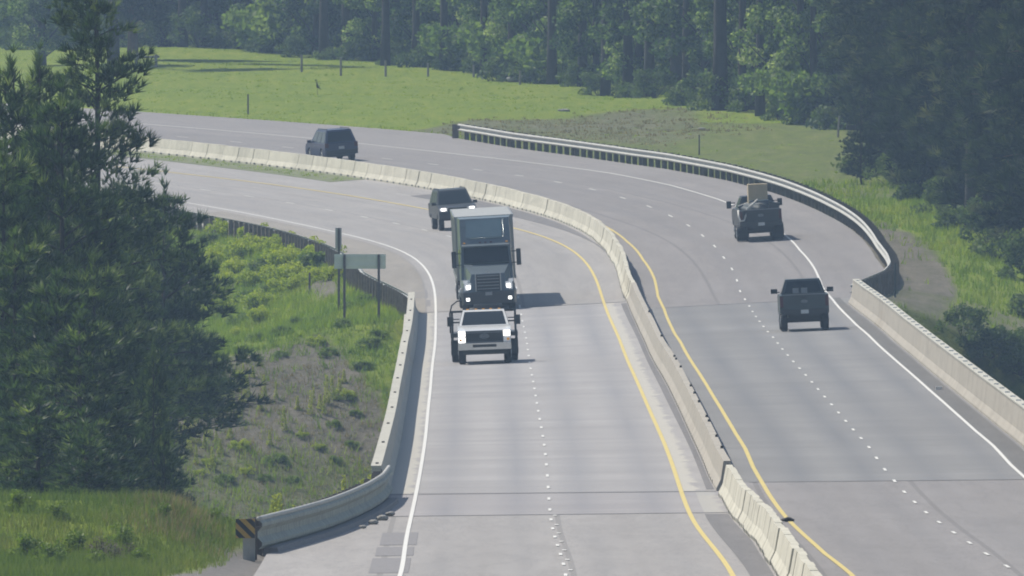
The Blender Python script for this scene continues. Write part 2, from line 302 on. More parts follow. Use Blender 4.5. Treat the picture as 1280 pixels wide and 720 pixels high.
# ------------------------------------------------------------------ object helpers
def link(name, me, parent=None):
    o = bpy.data.objects.new(name, me); C.objects.link(o)
    if parent is not None: o.parent = parent
    return o
def tag(o, label, cat, group=None, kind=None):
    o['label'] = label; o['category'] = cat
    if group: o['group'] = group
    if kind: o['kind'] = kind
    return o
def struct(o, label=None, kind='structure'):
    o['kind'] = kind
    if label: o['label'] = label
    return o
def empty(name, loc, rot=(0,0,0)):
    o = bpy.data.objects.new(name, None); C.objects.link(o); o.location = loc; o.rotation_euler = rot; return o
def copy_tree(o, parent=None):
    c = o.copy(); C.objects.link(c); c.parent = parent
    for ch in o.children: copy_tree(ch, c)
    return c
def fin(name, bm, mat, parent=None, smooth_=False, bevel=0., seg=2):
    if bevel: bmesh.ops.bevel(bm, geom=[e for e in bm.edges if len(e.link_faces) == 2 and e.calc_face_angle(0) > .5], offset=bevel, segments=seg, affect='EDGES', profile=.6, clamp_overlap=True)
    bmesh.ops.recalc_face_normals(bm, faces=bm.faces)
    me = bpy.data.meshes.new(name); bm.to_mesh(me); bm.free()
    for m_ in (mat if isinstance(mat, (list, tuple)) else [mat]): me.materials.append(M[m_])
    if smooth_: me.shade_smooth()
    elif bevel:
        me.shade_smooth()
        try: me.set_sharp_from_angle(angle=math.radians(32))
        except Exception: pass
    return link(name, me, parent)
def nb(): return bmesh.new()
def box(bm, c, s, rot=None):
    v = []
    for dx in (-.5, .5):
        for dy in (-.5, .5):
            for dz in (-.5, .5):
                q = Vector((dx*s[0], dy*s[1], dz*s[2]))
                if rot: q = rot @ q
                v.append(bm.verts.new(Vector(c)+q))
    for f in ((0,1,3,2), (4,6,7,5), (0,4,5,1), (2,3,7,6), (0,2,6,4), (1,5,7,3)): bm.faces.new([v[i] for i in f])
    return bm
def hull(bm, lo, hi):
    """lo, hi: four points each, counter-clockwise; a closed eight-cornered solid"""
    a = [bm.verts.new(p) for p in lo]; b_ = [bm.verts.new(p) for p in hi]
    bm.faces.new(a[::-1]); bm.faces.new(b_)
    for i in range(4): j = (i+1) % 4; bm.faces.new((a[i], a[j], b_[j], b_[i]))
    return bm
def prism(bm, prof, x0, x1):
    a = [bm.verts.new((x0, y, z)) for y, z in prof]; b_ = [bm.verts.new((x1, y, z)) for y, z in prof]
    bm.faces.new(a); bm.faces.new(b_[::-1])
    for i in range(len(a)): j = (i+1) % len(a); bm.faces.new((a[i], b_[i], b_[j], a[j]))
    return bm
def panel(bm, q, u0, u1, v0, v1, th=.012, off=.003):
    """a plate lying on the quad q (bl, br, tr, tl), inset by fractions, standing proud of it"""
    q = [Vector(p) for p in q]; nrm = (q[1]-q[0]).cross(q[3]-q[0]).normalized()
    def at_(u, v): return (q[0]*(1-u)+q[1]*u)*(1-v)+(q[3]*(1-u)+q[2]*u)*v
    c = [at_(u0, v0), at_(u1, v0), at_(u1, v1), at_(u0, v1)]
    return hull(bm, [p+nrm*off for p in c], [p+nrm*(off+th) for p in c])
def tube(bm, pts, rads, n_=6, cap=True):
    rings = []
    for i, p in enumerate(pts):
        p = Vector(p); d = (Vector(pts[min(i+1, len(pts)-1)])-Vector(pts[max(i-1, 0)])).normalized()
        a = d.orthogonal().normalized() if abs(d.z) > .9 else d.cross(Vector((0,0,1))).normalized(); b_ = d.cross(a)
        r = rads[i] if isinstance(rads, (list, tuple)) else rads
        rings.append([bm.verts.new(p+(a*math.cos(k*2*PI/n_)+b_*math.sin(k*2*PI/n_))*r) for k in range(n_)])
    for r0, r1 in zip(rings, rings[1:]):
        for k in range(n_): bm.faces.new((r0[k], r0[(k+1) % n_], r1[(k+1) % n_], r1[k]))
    if cap: bm.faces.new(rings[0][::-1]); bm.faces.new(rings[-1])
    return bm
def lathe_x(bm, prof, x, y, z, n_=24):
    """revolve (offset along x, radius) about the axle"""
    rings = [[bm.verts.new((x+px, y+r*math.cos(k*2*PI/n_), z+r*math.sin(k*2*PI/n_))) for k in range(n_)] for px, r in prof]
    for r0, r1 in zip(rings, rings[1:]):
        for k in range(n_): bm.faces.new((r0[k], r0[(k+1) % n_], r1[(k+1) % n_], r1[k]))
    bm.faces.new(rings[0][::-1]); bm.faces.new(rings[-1]); return bm
def npmesh(name, verts, faces, mat, tint=None, parent=None):
    """faces: (n, k) index array"""
    me = bpy.data.meshes.new(name); nf, k = faces.shape
    me.vertices.add(len(verts)); me.vertices.foreach_set('co', np.asarray(verts, np.float32).ravel())
    me.loops.add(nf*k); me.loops.foreach_set('vertex_index', faces.astype(np.int32).ravel())
    me.polygons.add(nf); me.polygons.foreach_set('loop_start', np.arange(0, nf*k, k, dtype=np.int32))
    try: me.polygons.foreach_set('loop_total', np.full(nf, k, np.int32))
    except Exception: pass
    if tint is not None:
        a = me.attributes.new('tint', 'FLOAT', 'FACE'); a.data.foreach_set('value', np.asarray(tint, np.float32))
    me.update(calc_edges=True); me.materials.append(M[mat]); return me

# ------------------------------------------------------------------ ground sheet
xs = np.concatenate([[-1800,-900,-500,-320,-220,-160,-120,-95,-75,-62,-52], np.arange(-45, 45.1, .75), [52,62,75,95,120,160,220,320,500,900,1800]])
ys = np.concatenate([[-150,0,120,220,290,330,355,370], np.arange(380, 520, 1.5), np.arange(520, 740, 5), np.arange(740, 880, 1.25), np.arange(880, 1320, 2.5), np.arange(1320, 1500, 8), [1520,1560,1600,1680,1800,2000,2300,2700,3200,4000]])
XX, YY = np.meshgrid(xs, ys); zz, gt, go, gdl, gdr, gD = ground(XX, YY, True)
vs = np.stack([XX.ravel(), YY.ravel(), zz], 1); nx, ny = len(xs), len(ys)
ii = (np.arange(ny-1)[:,None]*nx+np.arange(nx-1)[None]).ravel()
me = npmesh('ground', vs, np.stack([ii, ii+1, ii+nx+1, ii+nx], 1), 'ground')
gx, gy = XX.ravel(), YY.ravel()
def zones(x, y, t, o, dl, dr, D):
    r = np.ones_like(x); s = np.zeros_like(x); gr = np.zeros_like(x)
    far = t > FARAB-60; lf = far & (o < 0); rt = far & (o > 0)
    # far left bank: bare dirt below a grassy crest
    dmin = np.where(x < -8, 1.5+(-8-x)*.5+np.maximum(0, -12.3-x)*1.6, 1.5+np.maximum(0, x+8)*3.2); k = smooth(dmin-.8, dmin+1.6, D)
    fl = lf & (t < FARAB)
    s = np.where(fl, k*(.92-.45*smooth(11, 16, D)), s); r = np.where(fl, 1-.7*smooth(dmin+1, dmin+4, D), r)
    s = np.where(lf & (t > 440) & (t < 476) & (x > -10.6), .9*np.exp(-((dl-1.5)/.9)**2), s)
    # dry verge beside the bend, seen above the guardrail
    ytop = np.interp(x, [-8, -5, -2, 0, 5.7, 10.6, 12.5, 15], [1052, 1068, 1086, 1088, 1098, 1116, 1112, 1060])
    v = rt & (t > 520) & (x > -8); inn = smooth(5, -3, y-ytop)
    s = np.where(v, .46*inn*smooth(9, 26, y-(1100-5.2*(x+6))*.0-np.interp(x, [-8, 0, 8, 13, 18], [1040, 1030, 1004, 1030, 1060])), s)
    s = np.where(v & (x > 11), s*.55, s); r = np.where(v, 1-.62*inn*(1-smooth(8, 15, x)), r)
    r = np.where(v & (x > 8.5) & (y < 1078), np.minimum(r, .42+.25*smooth(2, 0, np.abs(x-15))*0), r)  # olive grass, dulled further with tree shade put into the colour
    # right hand shoulder and bank
    s = np.where(rt & (t > 418) & (t < 500), .95*smooth(3.1, 2.2, dr-np.maximum(0, 470-t)*.012)*smooth(500, 486, t), s)
    r = np.where(rt & (t > 405) & (t < 480), .9*smooth(2.6, 3.4, dr), r)
    s = np.where(rt & (t <= 418) & (t > 404), .55, s); r = np.where(rt & (t <= 405), .45, r); s = np.where(rt & (t <= 404), .22, s)  # front slope turf dulled, its shade put into the colour
    # near verge
    nr = (t < 140)
    gr = np.where(nr & (dl > 0) & (t < 40), .9*smooth(1.5, .7, dl-np.maximum(0, 18-t)*.06), gr)
    gr = np.where(nr & (dl <= 1.0) & (dl > 0) & (t >= 40), .8, gr)
    s = np.where(nr & (dl > 1.4) & (dl < 4.0) & (t > 24) & (t < 50), .6*np.exp(-((t-38)/6)**2), s)
    s = np.where(nr & (t > 60), .5, s); r = np.where(nr & (t > 50), .6, r)
    mid = (t >= 130) & (t < FARAB-60); r = np.where(mid, .3, r); s = np.where(mid, .35, s)
    wood = y > 1230; r = np.where(wood & (y > 1330), .2, r)
    return r, s, gr
r_, s_, g_ = zones(gx, gy, gt, go, gdl, gdr, gD)
ca = me.color_attributes.new('zone', 'FLOAT_COLOR', 'POINT')
ca.data.foreach_set('color', np.stack([r_, s_, g_, np.ones_like(r_)], 1).astype(np.float32).ravel())
me.shade_smooth(); struct(link('ground', me), 'green meadow, dirt banks and verges around the highway')

# ------------------------------------------------------------------ paving
def strip(name, t0, t1, o0, o1, mat, h=0., right=False, step=2., skirt=.5, nacross=6):
    ts = np.linspace(t0, t1, max(2, int((t1-t0)/step)+1)); bm = nb(); uvl = bm.loops.layers.uv.new('UVMap'); rows = []
    for t in ts:
        a = float(o0(t) if callable(o0) else o0); b_ = float(o1(t) if callable(o1) else o1)
        rows.append([(bm.verts.new(V(t, a+(b_-a)*k/nacross, h, right)), (a+(b_-a)*k/nacross, t)) for k in range(nacross+1)])
    def quad(q):
        f = bm.faces.new([x[0] for x in q])
        for l, x in zip(f.loops, q): l[uvl].uv = x[1]
    for r0, r1 in zip(rows, rows[1:]):
        for k in range(nacross): quad((r0[k], r0[k+1], r1[k+1], r1[k]))
    if skirt:
        low = [[(bm.verts.new(x[0].co-Vector((0,0,skirt))), x[1]) for x in (r[0], r[-1])] for r in rows]
        for i in range(len(rows)-1):
            quad((low[i][0], rows[i][0], rows[i+1][0], low[i+1][0])); quad((rows[i][-1], low[i][1], low[i+1][1], rows[i+1][-1]))
    me = bpy.data.meshes.new(name); bm.to_mesh(me); bm.free(); me.materials.append(M[mat])
    return struct(link(name, me))
TEND = TS[-1]-2
inner_l = lambda t: oB(t)+.12
inner_r = lambda t: oB(t)+.45
strip('road', T0, 80, edgeL, inner_l, 'asphalt_l')
strip('road', 80, NEARAB, edgeL, inner_l, 'slab')
strip('bridge_deck', NEARAB, FARAB, -8.75, inner_l, 'deck_l', skirt=1.4)
strip('road', FARAB, TEND, edgeL, inner_l, 'asphalt_l')
strip('road', T0, NEARAB, inner_r, edgeR, 'asphalt_r', right=True)
strip('bridge_deck', NEARAB, FARAB, inner_r, 10.95, 'deck_r', right=True, skirt=1.4)
strip('road', FARAB, TEND, inner_r, edgeR, 'asphalt_f', right=True)
# joints and patches
for (ta, tb, r) in ((NEARAB-.4, NEARAB+.15, False), (79.5, 80.0, False), (FARAB-.2, FARAB+.4, False), (NEARAB-.25, NEARAB+.15, True), (FARAB-.2, FARAB+.4, True)):
    strip('expansion_joint', ta, tb, (-8.1 if not r else oR(ta)-.35), (float(oB(ta))-.02 if not r else 10.2), 'joint', .008, r, .3, 0, 4)
for ta, tb, a, b_ in ((40, 58, -8.0, -7.1), (25, 37, -8.05, -7.15), (4, 22, -8.1, -7.2), (-12, 1, -8.1, -7.25), (412, 420, -8.3, -7.6), (423, 433, -8.4, -7.7)):
    strip('asphalt_patch', ta, tb, a, b_, 'patch', .008, False, 2, 0, 1)
M['shoulder_dark'] = asphalt('dark shoulder', (.10,.098,.096), (.135,.13,.127), [])
M['shoulder_tan'] = asphalt('tan shoulder', (.20,.185,.165), (.26,.24,.215), [])
strip('road_shoulder', 40, 403, lambda t: oR(t)+2*LW+.1, 10.35, 'shoulder_dark', .008, True, 4, 0, 2)
strip('road_shoulder', 403, 560, lambda t: edgeL(t)+.02, -2*LW-.45, 'shoulder_tan', .008, False, 3, 0, 2)
strip('tar_strip', T0, 78, .38, lambda t: oB(t)-.05, 'tar', .008, False, 4, 0, 1)
strip('tar_strip', 106, 400, .72, lambda t: oB(t)-.03, 'tar', .008, False, 4, 0, 1)
strip('tar_strip', 408, 560, lambda t: .9+(t-408)*.008, lambda t: np.maximum(1.0+(t-408)*.008, oB(t)-.15), 'tar', .008, False, 4, 0, 1)
# paint
strip('painted_line', T0, TEND, -2*LW-.052, -2*LW+.052, 'white', .016, False, 2, 0, 1)
strip('painted_line', T0, TEND, -.06, .06, 'yellow', .016, False, 2, 0, 1)
strip('painted_line', T0, TEND, lambda t: oR(t)-.06, lambda t: oR(t)+.06, 'yellow', .016, True, 2, 0, 1)
strip('painted_line', T0, TEND, lambda t: oR(t)+2*LW-.05, lambda t: oR(t)+2*LW+.05, 'white', .016, True, 2, 0, 1)
def dashes(ts, o, right, L=2.6, w=.04):
    bm = nb()
    for t in ts:
        q = [V(t, (o(t) if callable(o) else o)-w, .016, right), V(t, (o(t) if callable(o) else o)+w, .016, right), V(t+L, (o(t+L) if callable(o) else o)+w, .016, right), V(t+L, (o(t+L) if callable(o) else o)-w, .016, right)]
        bm.faces.new([bm.verts.new(p) for p in q])
    struct(fin('lane_dashes', bm, 'white'))
dashes([.1-1.5+12.19*k+6*0 for k in range(-4, 34)], -LW, False)
dashes([502.4-1.5+12.19*k for k in range(-8, 30)], -LW, False)
dashes([91.5-1.5+12.19*k for k in range(-12, 64)], lambda t: float(oR(t))+LW, True)
# raised reflectors between the dashes on the near approach
dashes([.1+4.6+12.19*k for k in range(-3, 7)], -LW+.12, False, 1.0, .05)

# ------------------------------------------------------------------ concrete barriers
def barrier_prof(h, foot, top, slope=.12):
    return [(-foot/2, -.3), (-foot/2, .08), (-foot/2+slope, .32), (-top/2, h), (top/2, h), (foot/2-slope, .32), (foot/2, .08), (foot/2, -.3)]
def segment_mesh(L=3.72, h=.84, foot=.6, top=.17):
    bm = nb(); pf = barrier_prof(h, foot, top)
    ys_ = [-L/2, -L/2+.035, L/2-.035, L/2]; sc = [.93, 1, 1, .93]; rings = []
    for y, s in zip(ys_, sc): rings.append([bm.verts.new((x*s, y, z if s == 1 else z*.99)) for x, z in pf])
    for r0, r1 in zip(rings, rings[1:]):
        for k in range(len(pf)): j = (k+1) % len(pf); bm.faces.new((r0[k], r1[k], r1[j], r0[j]))
    bm.faces.new(rings[0]); bm.faces.new(rings[-1][::-1]); return bm
def place_on(o, t, off, right=False, h=0.):
    p = V(t, off, h, right); q = V(t+1, off+(oB(t+1)-oB(t)), h, right); d = (q-p).normalized()
    o.location = p; o.rotation_euler = Euler((math.asin(d.z), 0, -math.atan2(d.x, d.y)))
def slot(y):
    bm = nb(); box(bm, (0, y, .05), (.62, .42, .085)); return bm
segA = empty('concrete_barrier', (0,0,0)); fin('wall', segment_mesh(), 'barrier', segA); 
for y_ in (-.95, .95): fin('drain_slot', slot(y_), 'black', segA)
def seg_row(t0, n_, label, group, jitter):
    global used
    for k in range(n_):
        t = t0+k*3.81
        o = segA if not used else copy_tree(segA); used = True
        place_on(o, t, float(oB(t))+.3+random.uniform(-jitter, jitter)); o.rotation_euler.z += random.uniform(-.006, .006); o.location.z += random.uniform(-.012, .012)
        tag(o, label, 'barrier', group)
used = False
seg_row(NEARAB-1.9-3.81*41, 41, 'pale precast barrier segment in the median row on the near side of the bridge', 'precast median barriers before the bridge', .03)
seg_row(FARAB+2.2, 78, 'cream precast barrier segment in the median row sweeping round the far bend', 'precast median barriers round the bend', .02)
def wall_run(name, t0, t1, off, prof, mat, right=False, step=2., parent=None, hook=None):
    ts = np.linspace(t0, t1, int((t1-t0)/step)+1); bm = nb(); rings = []
    for t in ts:
        c = float(off(t) if callable(off) else off)
        rings.append([bm.verts.new(V(t, c+x, z, right)) for x, z in prof])
    for r0, r1 in zip(rings, rings[1:]):
        for k in range(len(prof)): j = (k+1) % len(prof); bm.faces.new((r0[k], r1[k], r1[j], r0[j]))
    bm.faces.new(rings[0]); bm.faces.new(rings[-1][::-1])
    return fin(name, bm, mat, parent)
med = empty('median_barrier', V(250, float(oB(250))+.3))
def adopt(o, root):
    """give a part made in world space to its thing"""
    bpy.context.view_layer.update(); o.parent = root; o.matrix_parent_inverse = root.matrix_world.inverted(); return o
adopt(wall_run('wall', NEARAB+.1, FARAB-.1, lambda t: oB(t)+.3, barrier_prof(.84, .6, .2), 'parapet'), med)
for t in np.arange(112, 400, 3.05):
    bm = nb(); box(bm, V(t, float(oB(t))+.04, .06), (.1, .5, .09)); adopt(fin('drain_slot', bm, 'black'), med)
for t in (118, 131, 150, 156, 177, 190, 201, 232, 246, 251, 290, 340):
    bm = nb(); box(bm, V(t, float(oB(t))+.36, .87), (.08, .04, .09)); adopt(fin('reflector', bm, 'black'), med)
tag(med, 'long cast concrete median wall running down the middle of the bridge', 'barrier')
def parapet(name, t0, t1, off, side, h, label, right, mat, refl):
    root = empty(name, V((t0+t1)/2, off, 0, right))
    pf = [(0, -1.0), (0, .08), (.12*side, .30), (.2*side, h), (.44*side, h), (.44*side, -1.0)]
    if side < 0: pf = pf[::-1]
    adopt(wall_run('wall', t0, t1, off, pf, mat, right), root)
    cap = [(.17*side, h+.003), (.17*side, h+.05), (.46*side, h+.05), (.46*side, h+.003)]
    if side < 0: cap = cap[::-1]
    adopt(wall_run('coping', t0+.05, t1-.05, off, cap, 'parapet_pale', right), root)
    for t in np.arange(t0+2, t1-1, 6.1 if right else 24.0):
        bm = nb(); box(bm, V(t, off+.3*side, h+.075, right), (.16 if right else .09, .05, .04)); adopt(fin('reflector', bm, refl), root)
    tag(root, label, 'parapet'); return root
parapet('concrete_parapet', 98, 402, -8.12, -1, .9, 'concrete parapet along the left edge of the bridge, its road face in shadow', False, 'parapet_pale', 'black')
parapet('concrete_parapet', 60, 390.5, 10.45, 1, 1.0, 'tall sunlit tan concrete parapet along the right edge of the bridge', True, 'parapet', 'whitepaint')

# ------------------------------------------------------------------ guardrails
def guardrail(path, face, right, label, spacing, hmid, beam, name='guardrail', mat='galv', postmat='wood', postset=(.16, .2), blk=True, top=False):
    """W-section beam swept along (t, o) points; face = +1 when the traffic side looks towards -o"""
    a = np.array(path, float); pts = [V(t, o, 0, right) for t, o in a]
    s = np.concatenate([[0], np.cumsum([(q-p).length for p, q in zip(pts, pts[1:])])]); n_ = max(2, int(s[-1]/1.0))
    ss = np.linspace(0, s[-1], n_+1); tt = np.interp(ss, s, a[:,0]); oo = np.interp(ss, s, a[:,1])
    for _ in range(3): oo[1:-1] = (oo[:-2]+oo[1:-1]*2+oo[2:])/4
    w = [V(t, o, 0, right) for t, o in zip(tt, oo)]; root = empty(name, w[len(w)//2])
    hw = beam
    prof = [(0.0, hw), (.075, hw*.78), (.08, hw*.56), (-.03, hw*.2), (-.03, -hw*.2), (.08, -hw*.56), (.075, -hw*.78), (0.0, -hw)]
    prof = [(x, z) for x, z in prof]+[(x-.012, z*.985) for x, z in prof[::-1]]
    bm = nb(); rings = []
    def side(i):
        d = (w[min(i+1, n_)]-w[max(i-1, 0)]).normalized(); return Vector((d.y, -d.x, 0)).normalized()*-face
    for i in range(n_+1):
        sd = side(i); rings.append([bm.verts.new(w[i]+sd*(x+.12)+Vector((0, 0, hmid+z))) for x, z in prof])
    for r0, r1 in zip(rings, rings[1:]):
        for k in range(len(prof)): j = (k+1) % len(prof); bm.faces.new((r0[k], r0[j], r1[j], r1[k]))
    bm.faces.new(rings[0]); bm.faces.new(rings[-1][::-1]); adopt(fin('rail', bm, mat), root)
    if top:
        bm = nb(); tube(bm, [w[i]+side(i)*.1+Vector((0, 0, hmid+hw+.03)) for i in range(n_+1)], .055, 8); adopt(fin('lit_edge_tube', bm, 'galv', None, True), root)  # bright tube added along the beam to stand for its sunlit top edge
    for d in np.arange(.6, s[-1]-.2, spacing):
        i = min(n_, int(round(d/s[-1]*n_))); sd = side(i); yaw = math.atan2(sd.y, sd.x); R_ = Matrix.Rotation(yaw, 3, 'Z')
        bm = nb(); box(bm, w[i]+sd*-.16+Vector((0, 0, (hmid+hw)/2-.25)), (postset[1], postset[0], hmid+hw+.5+.02), R_)
        if blk: box(bm, w[i]+sd*.008+Vector((0, 0, hmid)), (.15, postset[0]*.95, .34), R_)
        adopt(fin('post', bm, postmat), root)
    tag(root, label, 'guardrail'); return root, w
grR, wR = guardrail(RAIL_R, 1, True, 'long galvanised guardrail sweeping along the outside of the right hand bend', 1.905, .60, .2, postset=(.2, .24))
grL, wL = guardrail(RAIL_L, -1, False, 'dark guardrail seen from behind along the left edge of the far bend', 2.1, .50, .27, mat='rail_old', postset=(.2, .2))
grN, wN = guardrail(RAIL_N, -1, False, 'flared steel guardrail leading up to the near left bridge parapet', 1.9, .46, .35, mat='rail_dull', postmat='steelpost', postset=(.15, .2), top=True)
# end terminal of the right rail
p = wR[-1]; bm = nb(); box(bm, p+Vector((-.3, .35, .38)), (.36, .5, .76)); box(bm, p+Vector((-.1, .1, .62)), (.2, .9, .2)); adopt(fin('end_terminal', bm, 'wood', None, False, .02), grR)
# curb under the near rail
bm = nb(); tt = np.linspace(32, 96, 40); rings = []
for t in tt:
    o = float(pl(RAIL_N, t))+.42; rings.append([bm.verts.new(V(t, o+x, z)) for x, z in ((-.35, -.1), (-.3, .12), (.0, .12), (.08, -.1))])
for r0, r1 in zip(rings, rings[1:]):
    for k in range(4): j = (k+1) % 4; bm.faces.new((r0[k], r1[k], r1[j], r0[j]))
bm.faces.new(rings[0]); bm.faces.new(rings[-1][::-1]); struct(fin('kerb', bm, 'patch'), 'low asphalt kerb below the near guardrail')
for k, (t, w_) in enumerate(((64, .2), (70, .3), (75, .34), (80, .26))):
    bm = nb(); bmesh.ops.create_icosphere(bm, subdivisions=2, radius=w_/2)
    for v in bm.verts: v.co *= 1+random.uniform(-.2, .2); v.co.z *= .5
    o = fin('stone', bm, 'rock', None, True); o.location = V(t, float(pl(RAIL_N, t))+.75, .06)
    tag(o, 'whitish stone lying on the shoulder below the near guardrail', 'stone', 'stones on the near shoulder')
# striped end marker on the near rail
p = wN[0]; om = empty('object_marker', p+Vector((-.2, -.5, 0)))
bm = nb(); box(bm, (0, 0, .62), (.46, .03, .46)); fin('plate', bm, 'omyellow', om)
bm = nb()
for k in (-.3, 0, .3):
    a = [(-.23, 0), (.23, 0)]
    def cl(v): return max(-.228, min(.228, v))
    pts = []
    for x, z in ((-.24, .24-k+.075), (-.24, .24-k-.075), (.24, -.24-k-.075), (.24, -.24-k+.075)): pts.append((x, z))
    # clip the diagonal bar to the plate
    poly = [Vector((x, 0, z)) for x, z in pts]
    for ax, lim, sg in ((0, .229, 1), (0, -.229, -1), (2, .229, 1), (2, -.229, -1)):
        new = []
        for i in range(len(poly)):
            A, B = poly[i], poly[(i+1) % len(poly)]; ia = sg*A[ax] <= sg*lim+1e-9; ib = sg*B[ax] <= sg*lim+1e-9
            if ia: new.append(A)
            if ia != ib: new.append(A+(B-A)*((lim-A[ax])/(B[ax]-A[ax])))
        poly = new
        if not poly: break
    if len(poly) >= 3: bm.faces.new([bm.verts.new(q+Vector((0, -.019, .62))) for q in poly])
fin('stripe', bm, 'omblack', om)
bm = nb(); box(bm, (.02, .12, .2), (.16, .16, .9)); box(bm, (.12, .3, .16), (.22, .12, .7)); fin('post', bm, 'galv', om, False, .01)
tag(om, 'yellow and black diagonally striped marker at the end of the near guardrail', 'marker')

# ------------------------------------------------------------------ signs and posts
def sign(x, y, w_, h_, z0, label, posts, mat, name, d2=0, cat='sign'):
    g = gz(x, y); root = empty(name, (x, y, g)); bm = nb()
    box(bm, (0, .08, z0+h_/2), (w_, .03, h_)); fin('panel', bm, mat, root, False, .006, 1)
    if w_ > 1:
        bm = nb()
        for k in (.22, .78): box(bm, (0, .05, z0+h_*k), (w_*.98, .035, .06))
        fin('stiffener', bm, mat, root)
    for px in posts:
        bm = nb(); box(bm, (px, 0, (z0+h_)/2-.2), (.11, .09, z0+h_+.4-.02)); fin('post', bm, 'steelpost', root)
    return tag(root, label, cat)
y = 812.; g = gz(-6.6, y)
sign((450-640)/F*y, y, 2.25, .64, 12.741-336*y/F-g, 'wide sign seen from behind on two brown posts by the left parapet end', (-.68, .82), 'signback', 'road_sign')
y = 838.; g = gz(-7.8, y)
sign((423-640)/F*y, y, .29, .95, 12.741-311*y/F-g, 'narrow tall grey sign panel on a post behind the wide sign', (0.02,), 'narrowsign', 'narrow_sign')
def post(u, v, h, label, name='fence_post', r=.055, mat='graywood', group=None, cat='post', lean=0.):
    x, y_, z_ = spot(u, v); bm = nb(); tube(bm, [(0,0,-.3), (lean*.5, 0, h*.5), (lean, 0, h)], [r*1.1, r, r*.95], 7)
    o = fin(name, bm, mat, None); o.location = (x, y_, z_); return tag(o, label, cat, group), (x, y_, z_)
for u, v, h in ((377, 91, 1.15), (426, 95, 1.2), (482, 96, 1.05), (535, 96, .9), (592, 97, .8), (650, 106, .9), (783, 117, .95)):
    post(u, v, h, 'grey timber fence post standing in the meadow below the woods', group='fence posts across the far meadow', r=.075)
post(310, 143, 1.2, 'thin dark post at the road edge of the meadow, far left', 'marker_post', .05, 'steelpost')
post(874, 194, 1.1, 'lone thin post behind the guardrail in the dry verge', 'marker_post', .04, 'steelpost')
post(1031, 162, 1.3, 'thin fence post in the grass at the edge of the right hand woods', r=.06)
post(983, 150, 1.1, 'short fence post below the log rail near the woods', r=.06)
post(1047, 172, 1.2, 'leaning fence post nearest the dark conifers on the right', r=.06, lean=.1)
post(1119, 372, 1.5, 'slim green steel post behind the right parapet end', 'marker_post', .045, 'darkgreen')
post(387, 369, 1.0, 'short brown steel post beside the dirt strip left of the wide sign', 'marker_post', .05, 'steelpost')
# rail fence pieces
def rail_fence(u0, v0, u1, v1, name, label, h=.9):
    a = spot(u0, v0); b_ = spot(u1, v1); root = empty(name, a)
    A, B = Vector((0,0,0)), Vector(b_)-Vector(a)
    for i, q in enumerate((A, B)):
        bm = nb(); tube(bm, [q+Vector((0,0,-.3)), q+Vector((0,0,h+.15))], .1, 7); fin('post', bm, 'graywood', root)
    bm = nb(); tube(bm, [A+Vector((-.2,0,h)), (A+B)/2+Vector((0,0,h-.07)), B+Vector((.2,0,h))], .085, 7); fin('rail', bm, 'rock', root)
    tag(root, label, 'fence')
rail_fence(978, 142, 1012, 148, 'log_fence', 'weathered pale log rail between two posts under the right hand trees', .75)
rail_fence(170, 83, 195, 84, 'log_fence', 'stout dark post with one grey rail at the back left of the meadow', .7)
# near left wire fence behind the rail
y = 498.; x = (388-640)/F*y; g = gz(x, y); root = empty('field_fence', (x, y, g)); bm = nb(); tube(bm, [(0,0,-.4), (0,0,1.15)], .06, 7); fin('post', bm, 'wood', root)
bm = nb(); tube(bm, [(1.35, 0, -.4), (1.35, 0, 1.1)], .05, 7); fin('post', bm, 'wood', root)
bm = nb(); tube(bm, [(0,-.05,.92), (.7, -.05, .97), (1.35,-.05,1.03)], .022, 6); fin('rail', bm, 'rock', root)
tag(root, 'low dark fence with a thin pale rail behind the near guardrail', 'fence')
# log and rocks at the wood's edge
x, y, z = spot(655, 103); bm = nb(); tube(bm, [(-1.1, 0, .15), (0, .1, .25), (1.2, .2, .32)], [.16, .2, .14], 8); o = fin('fallen_log', bm, 'rock', None, True); o.location = (x, y, z); tag(o, 'bleached fallen log lying in front of the woods', 'log')
for u, v, r, lab in ((705, 139, .22, 'pale flat rock at the top of the dry verge'), (877, 162, .15, 'small pale rock in the dry grass near the woods')):
    x, y, z = spot(u, v); bm = nb(); bmesh.ops.create_icosphere(bm, subdivisions=3, radius=r)
    for w_ in bm.verts: w_.co *= 1+random.uniform(-.12, .12); w_.co.x *= 1.6; w_.co.z *= .45
    o = fin('rock', bm, 'rock', None, True); o.location = (x, y, z+.05); tag(o, lab, 'rock')
# litter
bm = nb(); bmesh.ops.create_icosphere(bm, subdivisions=2, radius=.16)
for w_ in bm.verts: w_.co *= 1+random.uniform(-.25, .25); w_.co.z *= .4; w_.co.y *= 2
o = fin('tyre_scrap', bm, 'rubber', None, True); o.location = V(58, 2.25, .06, True); o.scale = (1.1, .8, .9); tag(o, 'black scrap of tyre lying on the yellow line beside the near barrier', 'debris')
bm = nb(); box(bm, (0, 0, .06), (.22, .3, .12)); o = fin('litter', bm, 'whitepaint', None, False, .03); o.location = V(220, 10.0, 0, True); tag(o, 'small white scrap of litter on the right bridge shoulder', 'litter')

M['dullturf'] = simple('thin turf over gravel', (.12,.135,.06), .95, 0, .35, 2)
